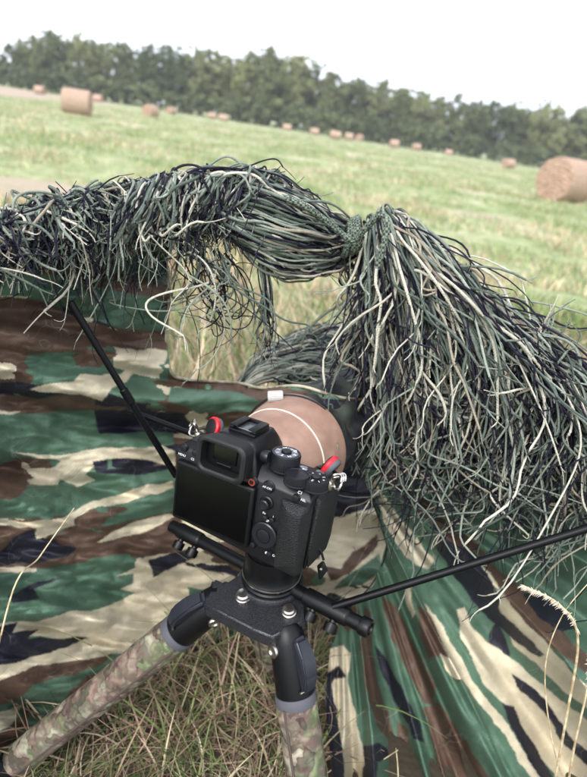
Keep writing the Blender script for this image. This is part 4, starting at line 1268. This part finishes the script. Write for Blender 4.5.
def leg(A, Fo, label, lever_side, bolt_px=None):
    A = np.array(A); Fo = np.array(Fo)
    d = (Fo - A); Ln = np.linalg.norm(d); d /= Ln
    o = bpy.data.objects.new('leg', None); col.objects.link(o); o.parent = tri
    o['label'] = label
    side = np.cross(d, [0, 0, 1]); side /= np.linalg.norm(side)
    o.location = tl(A)
    loc = lambda p: Vector(np.asarray(p) - A)
    lathe('shoulder', [(0, -.016), (.010, -.016), (.0145, -.011), (.0165, 0), (.0172, .012), (.0176, .046), (.0170, .050), (0, .050)], mblk, o, (0, 0, 0), d, 40)
    lathe('collar', [(0, .047), (.0186, .047), (.0190, .050), (.0190, .056), (.0180, .058), (0, .058)], mrub, o, (0, 0, 0), d, 40)
    # camo sleeve, slightly slack
    K = 40; seg = 28
    s_ = np.linspace(.055, Ln - .03, K)
    rr_ = .0190 - .001 * (s_ / Ln)
    n2 = np.cross(d, side)
    V = []; Fl = []
    for i, (q, r) in enumerate(zip(s_, rr_)):
        for k in range(seg):
            a = 2 * math.pi * k / seg
            r2 = r * (1 + .05 * (float(fbm(q * 60, a * 1.2 + 3, 5)) - .5) + .03 * math.sin(q * 190 + 2 * math.cos(a)) * math.exp(-((q - .06) / .03) ** 2))
            V.append(d * q + r2 * (side * math.cos(a) + n2 * math.sin(a)))
    for i in range(K - 1):
        for k in range(seg):
            k2 = (k + 1) % seg; Fl.append((i * seg + k, i * seg + k2, (i + 1) * seg + k2, (i + 1) * seg + k))
    Fl.append(tuple(range(seg))); Fl.append(tuple(range((K - 1) * seg, K * seg)))
    so = pmesh('leg_sleeve', V, Fl, mslv, o, True, False); autosm(so, 60)
    # seam flap along the sleeve
    view = CAM - (A + Fo) / 2; view = view - d * (view @ d); view /= np.linalg.norm(view)
    down = np.cross(d, view)
    if down[2] > 0: down = -down
    e = view * .80 + down * .62 * lever_side
    pts = [d * q + e / np.linalg.norm(e) * (r * 1.015) for q, r in zip(s_[::3], rr_[::3])]
    tube('sleeve_seam', pts, .0013, mat('seam', S(74, 62, 56), .85), o, 40, 6, world=False)
    # lever lock
    upv = view * .78 - down * .62 * lever_side; upv /= np.linalg.norm(upv)
    B = Matrix((Vector(np.cross(upv, d)), Vector(d), Vector(upv))).transposed().to_4x4()
    bm = bmesh.new()
    prof = [(-.012, .006), (.004, .0125), (.022, .013), (.036, .008), (.036, .002), (-.012, -.004)]
    w2 = .0095
    vs1 = [bm.verts.new((-w2 * (1 - .25 * (i in (0, 5, 3, 4))), y, z)) for i, (y, z) in enumerate(prof)]
    vs2 = [bm.verts.new((w2 * (1 - .25 * (i in (0, 5, 3, 4))), y, z)) for i, (y, z) in enumerate(prof)]
    bm.faces.new(vs1[::-1]); bm.faces.new(vs2)
    for i in range(6): bm.faces.new((vs1[i], vs1[(i + 1) % 6], vs2[(i + 1) % 6], vs2[i]))
    bmesh.ops.bevel(bm, geom=list(bm.edges), offset=.0028, segments=3, affect='EDGES', clamp_overlap=True)
    finish('angle_lock', bm, mlev, o, Matrix.Translation(Vector(d * .006 + upv * .0138)) @ B)
    tube('lock_rim', [d * .040 + upv * .0178 + np.cross(upv, d) * x for x in (-.009, 0, .009)], .0012, msteel, o, 10, 6, world=False)
    # pivot bolt
    pb = view * .55 + down * .84 * lever_side * (1 if bolt_px is None else bolt_px); pb /= np.linalg.norm(pb)
    lathe('pivot_bolt', [(0, 0), (.0062, 0), (.0066, .0015), (.0060, .0030), (.0040, .0034), (.0030, .0020), (0, .0020)], msteel, o, Vector(d * .004 + pb * .0158), pb, 24)
    lathe('foot', [(.014, -.034), (.0165, -.03), (.0175, -.012), (.016, 0), (0, .002)], mblk, o, Vector(d * Ln), d, 24)
    return o
leg(A1, F1, 'tripod leg stretched out to the left over the grass', 1)
leg(A2, F2, 'tripod leg standing towards the viewer', 1)
leg(A3, F3, 'tripod leg hidden behind the camera', 1)

# ------------------------------------------------------------------ crossbar that holds the hide poles
b0 = PZ(172, 526, BARZ); b1 = PZ(362, 625, BARZ)
bar = thing('pole_holder_bar', 'black tubular crossbar with thumbscrews under the camera, holding the poles', 'crossbar', (b0 + b1) / 2)
BL = np.array(bar.location); d = (b1 - b0); Lb = np.linalg.norm(d); d /= Lb
tube('bar_tube', [b0, b0 * .5 + b1 * .5, b1], .0068, mblk, bar, 12, 24)
for s_, q in ((0, b0 + d * .012), (1, b1 - d * .060)):
    lathe('socket_sleeve', [(.0068, 0), (.0084, .001), (.0084, .044 if s_ else .030), (.0078, .046 if s_ else .032), (.0068, .047 if s_ else .033)], mblk, bar, Vector(q - BL), d, 28)
lathe('end_cap', [(0, 0), (.0082, 0), (.0086, .002), (.0086, .008), (.0078, .0095), (.0055, .0095), (.0050, .0075), (0, .0075)], mblk, bar, Vector(b1 - BL - d * .001), d, 28)
nrm = np.array([-.15, -.75, -.62])
nrm = nrm - d * (nrm @ d); nrm /= np.linalg.norm(nrm)
for q in (b0 + d * .020, b0 + d * .040, b1 - d * .048, b1 - d * .026):
    lathe('thumbscrew', [(0, .006), (.0032, .006), (.0032, .010), (.0058, .0105), (.0062, .0118), (.0062, .0178), (.0056, .019), (0, .019)], mblk, bar, Vector(q - BL), nrm, 28, (0, .0005, 4, 5))

# ------------------------------------------------------------------ camera
RM = Matrix(((.881217, .451623, .139619), (-.467023, .877457, .109358), (-.073121, -.161573, .984148)))
CT = Vector((-.041904, .429628, .385037))
cm = thing('mirrorless_camera', 'black mirrorless camera with a tan wrapped telephoto lens on the tripod', 'camera', CT)
cm.rotation_mode = 'QUATERNION'; cm.rotation_quaternion = RM.to_quaternion()
mbody = mat('camera_black', S(14, 14, 19), .42, 0, .4); noise_mix(mbody, S(13, 13, 18), S(30, 30, 34), 260, 6, .55, .85); noise_bump(mbody, 1500, .35, .0003)
mgrip = mat('grip_rubber', S(10, 10, 13), .6); noise_bump(mgrip, 900, .7, .0009, 'ShaderNodeTexVoronoi')
mscr = mat('screen_glass', S(4, 4, 6), .22, 0, .22)
meye = mat('eyecup_rubber', S(12, 12, 14), .6)
mglass = mat('eyepiece_glass', S(5, 5, 10), .12, 0, .45)
mdial = mat('dial_metal', S(30, 30, 36), .35, .3)
mwht = mat('white_print', S(215, 215, 215), .6)
mred = mat('red_accent', S(196, 30, 44), .45)
mring = mat('rec_ring', S(150, 52, 36), .5)
msil = mat('silver_plate', S(150, 152, 158), .32, .9)
B_ = lambda *a, **k: rbox(*a, **k)
# main shell: rounded back with shoulders
hull('body_shell', [(-.066, -.024, -.001), (.062, -.024, -.010), (-.066, -.024, .068), (.066, -.024, .062), (-.062, .014, -.001), (.060, .018, -.010), (-.066, .012, .070), (.066, .016, .066), (-.060, -.016, .0745), (.058, -.014, .0735), (-.060, .008, .0745), (.058, .014, .0735),
                    (-.064, -.020, -.003), (.060, -.020, -.012), (-.060, .012, -.003), (.058, .014, -.012)], .0035, mbody, cm, 3)
gr = hull('grip', [(.038, .006, -.009), (.038, .006, .066), (.068, -.016, -.007), (.070, -.014, .058), (.070, .022, -.004), (.071, .024, .058), (.044, .048, -.006), (.064, .046, -.005), (.044, .046, .056), (.066, .042, .056), (.048, .030, .070), (.064, .026, .069), (.06, -.010, .069), (.044, .040, .064)], .006, mgrip, cm, 3)
hull('thumb_rest', [(.042, -.026, -.008), (.064, -.027, -.007), (.040, -.026, .058), (.062, -.028, .058), (.050, -.033, .052), (.062, -.033, .050), (.052, -.029, .006), (.062, -.030, .006), (.066, -.018, -.006), (.067, -.018, .058)], .0022, mgrip, cm, 2)
# viewfinder hump
hull('viewfinder_housing', [(-.040, -.026, .062), (.016, -.026, .062), (-.040, .026, .064), (.016, .026, .064), (-.034, -.024, .084), (.011, -.024, .084), (-.029, -.020, .0935), (.005, -.020, .0935), (-.027, .024, .0935), (.003, .024, .0935), (-.032, .032, .078), (.008, .032, .078)], .003, mbody, cm, 3)
ec = ringframe('eyecup', .047, .033, .0075, .0046, .018, meye, cm, (-.0115, -.043, .0800), .004)
rbox('eyepiece_frame', (-.0115, -.0305, .0800), (.038, .006, .024), .002, mblk, cm)
rbox('eyepiece_glass', (-.0115, -.0340, .0820), (.023, .002, .014), .0008, mglass, cm)
rbox('eye_sensor', (-.0115, -.0340, .0722), (.014, .0022, .0026), .0006, mglass, cm)
lathe('diopter_dial', [(0, 0), (.0048, 0), (.0052, .001), (.0052, .0055), (.0046, .0065), (0, .0065)], mdial, cm, (.0145, -.018, .084), (1, 0, .15), 40, (0, .0004, 2, 3))
# hot shoe
hs_ = bpy.data.objects.new('hot_shoe', None); col.objects.link(hs_); hs_.parent = cm
rbox('shoe_base', (-.0115, .001, .0945), (.026, .026, .0025), .0006, mblk, hs_)
rbox('shoe_plate', (-.0115, .002, .0962), (.017, .018, .0009), .0003, msil, hs_)
for s_ in (-1, 1):
    rbox('shoe_rail', (-.0115 + s_ * .0112, .001, .0968), (.0036, .024, .0032), .0006, mblk, hs_)
    rbox('shoe_lip', (-.0115 + s_ * .0092, .001, .0990), (.0072, .024, .0014), .0004, mblk, hs_)
rbox('shoe_stop', (-.0115, .0130, .0975), (.022, .0026, .004), .0006, mblk, hs_)
# dials
def dial(nm, c, r, h, tops=None, label=None):
    o = lathe(nm, [(0, 0), (r * 1.04, 0), (r * 1.04, .0008), (r, .0012), (r, h - .0012), (r * .96, h), (r * .86, h), (r * .84, h - .0005), (r * .80, h - .0005), (0, h - .0004)], mdial, cm, c, (.02, -.02, 1), 96, (0, .00045, 3, 4))
    if tops:
        for i, t_ in enumerate(tops):
            a = 2 * math.pi * i / len(tops)
            text('dial_mark', t_, r * .34, mwht, o, Matrix.Translation((c[0] + r * .60 * math.cos(a), c[1] + r * .60 * math.sin(a), c[2] + h)) @ Matrix.Rotation(a - math.pi / 2, 4, 'Z'))
    return o
md_ = dial('mode_dial', (.0305, -.007, .0745), .0125, .0145, ['A', 'P', 'AUTO', '3', '2', '1', 'S', 'M'])
lathe('dial_lock', [(0, .0140), (.0042, .0140), (.0044, .0156), (.0036, .0164), (0, .0164)], mblk, md_, (.0305, -.007, .0745), (0, 0, 1), 28)
lathe('dial_disc', [(.0046, .0139), (.0100, .0139), (.0100, .01425), (.0046, .01425)], mat('dial_face', S(112, 114, 122), .35, .6), md_, (.0305, -.007, .0745), (0, 0, 1), 40, None, True)
dial('rear_dial', (.0485, -.0195, .0720), .0102, .0085)
d3 = dial('exposure_dial', (.0620, -.0125, .0700), .0112, .0090, ['+', '1', '2', '3', '0', '3', '2', '1'])
lathe('dial_lock', [(0, .0085), (.0040, .0085), (.0042, .0105), (.0034, .0112), (0, .0112)], mdial, d3, (.0620, -.0125, .0700), (0, 0, 1), 24)
sb = lathe('shutter_button', [(0, 0), (.0085, 0), (.0088, .002), (.0075, .004), (.0060, .0042), (.0056, .006), (.0030, .0066), (0, .0064)], mdial, cm, (.0550, .030, .0655), (0, .38, .92), 40)
lathe('power_lever', [(.0086, 0), (.0102, 0), (.0104, .0025), (.0088, .003)], mblk, cm, (.0550, .030, .0650), (0, .38, .92), 40)
for c in ((.0435, .004, .0735), (.0570, .0085, .0725)):
    lathe('custom_button', [(0, 0), (.0040, 0), (.0042, .0010), (.0034, .0022), (0, .0025)], msil, cm, c, (0, .1, 1), 24)
# back: screen
rbox('screen_frame', (-.0225, -.0275, .0305), (.0800, .0060, .0570), .0022, mblk, cm)
rbox('screen_glass', (-.0225, -.0307, .0310), (.0735, .0008, .0500), .0003, mscr, cm)
# back buttons
RB = Matrix.Rotation(math.pi / 2, 4, 'X')
def button(c, r, txt=None, off=(0, .006), ring=None):
    o = lathe('button', [(0, 0), (r * 1.1, 0), (r * 1.1, .0008), (r, .0012), (r * .92, .0026), (r * .5, .0030), (0, .0028)], mdial, cm, c, (0, -1, 0), 28)
    if ring: lathe('record_ring', [(r * .50, .0028), (r * .72, .0028), (r * .72, .0033), (r * .50, .0033)], ring, o, c, (0, -1, 0), 28, None, True)
    if txt: text('button_label', txt, .0029, mwht, o, Matrix.Translation((c[0] + off[0], -.0268, c[2] + off[1])) @ RB)
    return o
button((.0125, -.0245, .0625), .0042, None, ring=mring)
b = button((.0275, -.0245, .0630), .0050)
text('button_label', 'AF-ON', .0028, mwht, b, Matrix.Translation((.0275, -.0278, .0630)) @ RB)
button((.0530, -.0245, .0625), .0030, 'AEL', (.0070, .001))
button((-.0595, -.0230, .0690), .0034, 'MENU', (0, -.0058))
button((-.0480, -.0230, .0680), .0028, 'C3', (0, -.0052))
lathe('joystick_base', [(0, 0), (.0062, 0), (.0062, .0010), (.0052, .0018), (0, .0018)], mbody, cm, (.0275, -.0245, .0480), (0, -1, 0), 32)
lathe('joystick', [(0, .0015), (.0026, .0015), (.0026, .0035), (.0046, .0042), (.0046, .0056), (.0034, .0062), (0, .0058)], mdial, cm, (.0275, -.0245, .0480), (0, -1, 0), 32, (0, .0006, 3, 4))
button((.0285, -.0245, .0345), .0026, 'Fn', (-.0010, .0046))
button((.0350, -.0245, .0350), .0022, 'i', (.0012, .0044))
wh = lathe('control_wheel', [(0, 0), (.0118, 0), (.0122, .0008), (.0122, .0022), (.0110, .0030), (.0068, .0030), (.0066, .0022), (.0060, .0022), (.0058, .0034), (.0040, .0038), (0, .0036)], mdial, cm, (.0300, -.0245, .0185), (0, -1, 0), 64, (0, .0004, 2, 3))
for t_, a, b in (('ISO', .0148, 0), ('DISP', 0, .0146), ('::', -.0146, 0)):
    text('wheel_label', t_, .0030, mwht, wh, Matrix.Translation((.0300 + a, -.0266, .0185 + b)) @ RB)
button((.0205, -.0245, .0050), .0026, '>', (-.0052, .0004))
b = button((.0370, -.0245, .0030), .0026, 'C4', (.0052, .0010))
lathe('speaker_dot', [(0, 0), (.0012, 0), (.0012, .0004), (0, .0004)], mwht, cm, (.0345, -.0262, .0035), (0, -1, 0), 12)
text('model_mark', 'C1', .0034, mwht, cm, Matrix.Translation((.0560, -.0262, .0685)) @ Matrix.Rotation(.9, 4, 'X'))
# strap lugs with anchors
def lug(c, sgn):
    rbox('strap_lug', (c[0] - sgn * .002, c[1], c[2]), (.006, .008, .009), .002, msteel, cm)
    pts = [Vector(c) + Vector((sgn * (.004 + .004 * math.cos(a)), .002 * math.sin(2 * a), .006 * math.sin(a) + .004)) for a in np.linspace(0, 6.283, 14)]
    tube('split_ring', pts, .0011, msteel, cm, 40, 8, world=False)
    for q in range(3):
        tube('split_ring', [p + Vector((sgn * .001 * q, -.002 + .002 * q, .003)) for p in pts[:8]], .0009, msteel, cm, 20, 6, world=False)
lug((-.0665, .004, .070), -1); lug((.0700, .006, .0670), 1)
def anchor(c, d):
    o = lathe('strap_anchor', [(0, 0), (.0080, 0), (.0092, .0012), (.0095, .0030), (.0092, .0042)], mrub, cm, c, d, 36)
    lathe('anchor_rim', [(.0092, .0040), (.0098, .0048), (.0098, .0072), (.0088, .0084), (.0078, .0086)], mred, o, c, d, 36)
    lathe('anchor_face', [(.0080, .0084), (.0078, .0092), (.0060, .0100), (0, .0102)], meye, o, c, d, 36)
anchor((-.0500, .014, .0790), (-.45, -.80, .25))
anchor((.0655, .020, .0745), (-.86, .05, .42))
tube('anchor_cord', [(-.0500, .014, .079), (-.058, .012, .078), (-.066, .006, .076), (-.069, .004, .073)], .0013, mblk, cm, 16, 6, world=False)
tube('anchor_cord', [(.0640, .018, .074), (.069, .014, .075), (.073, .008, .072)], .0013, mblk, cm, 16, 6, world=False)
hull('strap_tab', [(.074, .008, -.004), (.068, .009, -.014), (.080, .009, -.014), (.074, .006, -.028), (.074, .012, -.014)], .001, mblk, cm, 2)
tube('anchor_cord', [(.066, .006, .008), (.071, .007, .002), (.074, .008, -.005)], .0012, mblk, cm, 12, 6, world=False)
lathe('strap_tab_rivet', [(0, 0), (.0013, 0), (.0010, .0010), (0, .0012)], msteel, cm, (.074, .0062, -.0135), (0, -1, .2), 16)
# lens: wrapped tan barrel with seam ring
mtan = mat('tan_lens_wrap', S(150, 120, 105), .5); noise_mix(mtan, S(138, 108, 93), S(158, 126, 110), 55, 5, .35, .65); noise_bump(mtan, 700, .25, .0005)
ax = (-.0115, 0, .0430)
lens = bpy.data.objects.new('lens', None); col.objects.link(lens); lens.parent = cm
lens['label'] = 'large tan wrapped telephoto lens with a thin pale seam ring'
lathe('lens_mount', [(0, .014), (.034, .014), (.0345, .022), (.033, .026), (.037, .030), (.037, .034), (0, .034)], mblk, lens, ax, (0, 1, 0), 64)
lathe('lens_barrel', [(.036, .030), (.041, .034), (.0445, .042), (.0475, .052), (.0495, .0640), (.0500, .0668)], mtan, lens, ax, (0, 1, 0), 72)
lathe('seam_ring', [(.0498, .0666), (.0508, .0670), (.0510, .0678), (.0502, .0684)], mat('pale_seam', S(208, 196, 180), .6), lens, ax, (0, 1, 0), 72)
lathe('front_barrel', [(.0502, .0682), (.0522, .078), (.0545, .092), (.0562, .107), (.0562, .109), (.0540, .112), (.040, .13), (.040, .34), (.037, .34), (.035, .30), (0, .30)], mtan, lens, ax, (0, 1, 0), 72)
rbox('lens_foot', (-.0115, .072, -.012), (.030, .075, .012), .003, mblk, lens)
rbox('foot_stem', (-.0115, .062, -.004), (.024, .028, .020), .003, mblk, lens)
kn = lathe('collar_knob', [(0, 0), (.0052, 0), (.0058, .001), (.0058, .014), (.005, .0155), (0, .0155)], mat('white_knob', S(170, 168, 164), .55), lens, (-.0420, .088, .0945), (.85, .45, .18), 40, (0, .0006, 2, 3))
tube('lens_tie', [(-.0115 + .0570 * math.sin(a), .100 + .006 * math.sin(2 * a), .043 + .0575 * math.cos(a)) for a in np.linspace(-1.3, .5, 24)], .0010, mcord, lens, 60, 6, world=False)
# cloth sleeve that closes the hide round the lens
msv = mat('sleeve_cloth', rough=.8)
rs_, nn_, src_ = noise_mix(msv, S(16, 16, 22), S(60, 66, 58), 30, 4, .45, .66)
q_ = rs_.color_ramp.elements.new(.5); q_.color = (*S(26, 28, 30), 1)
noise_bump(msv, 90, .6, .003)
Vs = []; Fs = []; sg = 72; rw = 26
for i in range(rw):
    yy_ = .108 + .235 * i / (rw - 1)
    for k in range(sg):
        a = 2 * math.pi * k / sg
        rr_ = .0500 - .002 * smooth(0, 1, i / rw) + .0035 * math.sin(9 * a + 3 * i * .1) * min(1, i / 5) + .003 * math.sin(i * 1.1 + 2 * math.sin(3 * a))
        rr_ = rr_ if i else .0545
        Vs.append((ax[0] + rr_ * math.sin(a), yy_ + .006 * math.sin(2 * a + 1), ax[2] + rr_ * math.cos(a)))
for i in range(rw - 1):
    for k in range(sg):
        k2 = (k + 1) % sg; Fs.append((i * sg + k, i * sg + k2, (i + 1) * sg + k2, (i + 1) * sg + k))
pmesh('lens_sleeve', Vs, Fs, msv, lens, True, False)

# ------------------------------------------------------------------ single dry stalks in front
mst = mat('straw_stalk', S(196, 178, 140), .7); noise_mix(mst, S(170, 148, 112), S(214, 200, 164), 90)
mpl = mat('seed_plume', S(206, 190, 172), .8)
def stalk(pts, r, label, plume=None):
    P3 = [np.array(p, float) for p in pts]
    t = thing('dry_grass_stalk', label, 'grass stalk', P3[0], 'single dry stalks near the lens')
    tube('stem', P3, [r, r * .8, r * .45], mst, t, 30, 7)
    if plume:
        Cc = catmull(np.array(P3), 60)[int(60 * plume):]
        n = 300
        k = rng.integers(0, len(Cc) - 1, n)
        base = Cc[k]; tan = Cc[np.minimum(k + 1, len(Cc) - 1)] - Cc[k - 1]; tan /= np.linalg.norm(tan, axis=1, keepdims=True) + 1e-9
        dr = tan * 1.5 + rng.normal(0, .5, (n, 3)); dr /= np.linalg.norm(dr, axis=1, keepdims=True)
        LL = rng.uniform(.002, .0065, n)[:, None]
        u = np.linspace(0, 1, 4)[None, :, None]
        P = base[:, None] + dr[:, None] * LL[:, None] * u - np.array([0, 0, .003]) * u ** 2
        V, Fq, _, _ = tubes(P, np.tile(np.array([.0003, .00045, .0003, .00008]), (n, 1)), 4)
        pl = pmesh('seed_head', V, Fq, mpl, t)
    return t
g1 = PG(6, 700)
stalk([PG(-30, 800), onA(8, 606, -.03), onA(40, 556, -.035), onA(74, 508, -.03)], .0010, 'thin straw stalk slanting up across the left cloth wall')
stalk([PG(540, 860), PY(566, 720, .385), PY(578, 640, .385), PY(560, 605, .385), PY(522, 585, .39)], .0014, 'arching dry stalk with a feathery plume at the right edge', .55)
stalk([PG(556, 870), PY(572, 760, .37), PY(587, 690, .37), PY(592, 640, .37)], .0013, 'upright dry stalk at the bottom right corner', .7)
stalk([PG(585, 800), PY(560, 770, .40), PY(545, 680, .41), PY(560, 620, .415), PY(600, 570, .42)], .0008, 'hair-thin pale stalk curling behind the plumed one')
stalk([PG(352, 790), PY(372, 768, .46), PY(398, 750, .46)], .0011, 'short bent straw before the right cloth hem')
stalk([PG(60, 800), PY(66, 740, .47), PY(75, 708, .475)], .0012, 'short pale straw standing beside the left tripod leg')
stalk([PG(398, 800), PY(398, 770, .44), PY(396, 748, .45)], .0009, 'small straw tip standing at the foot of the right cloth')
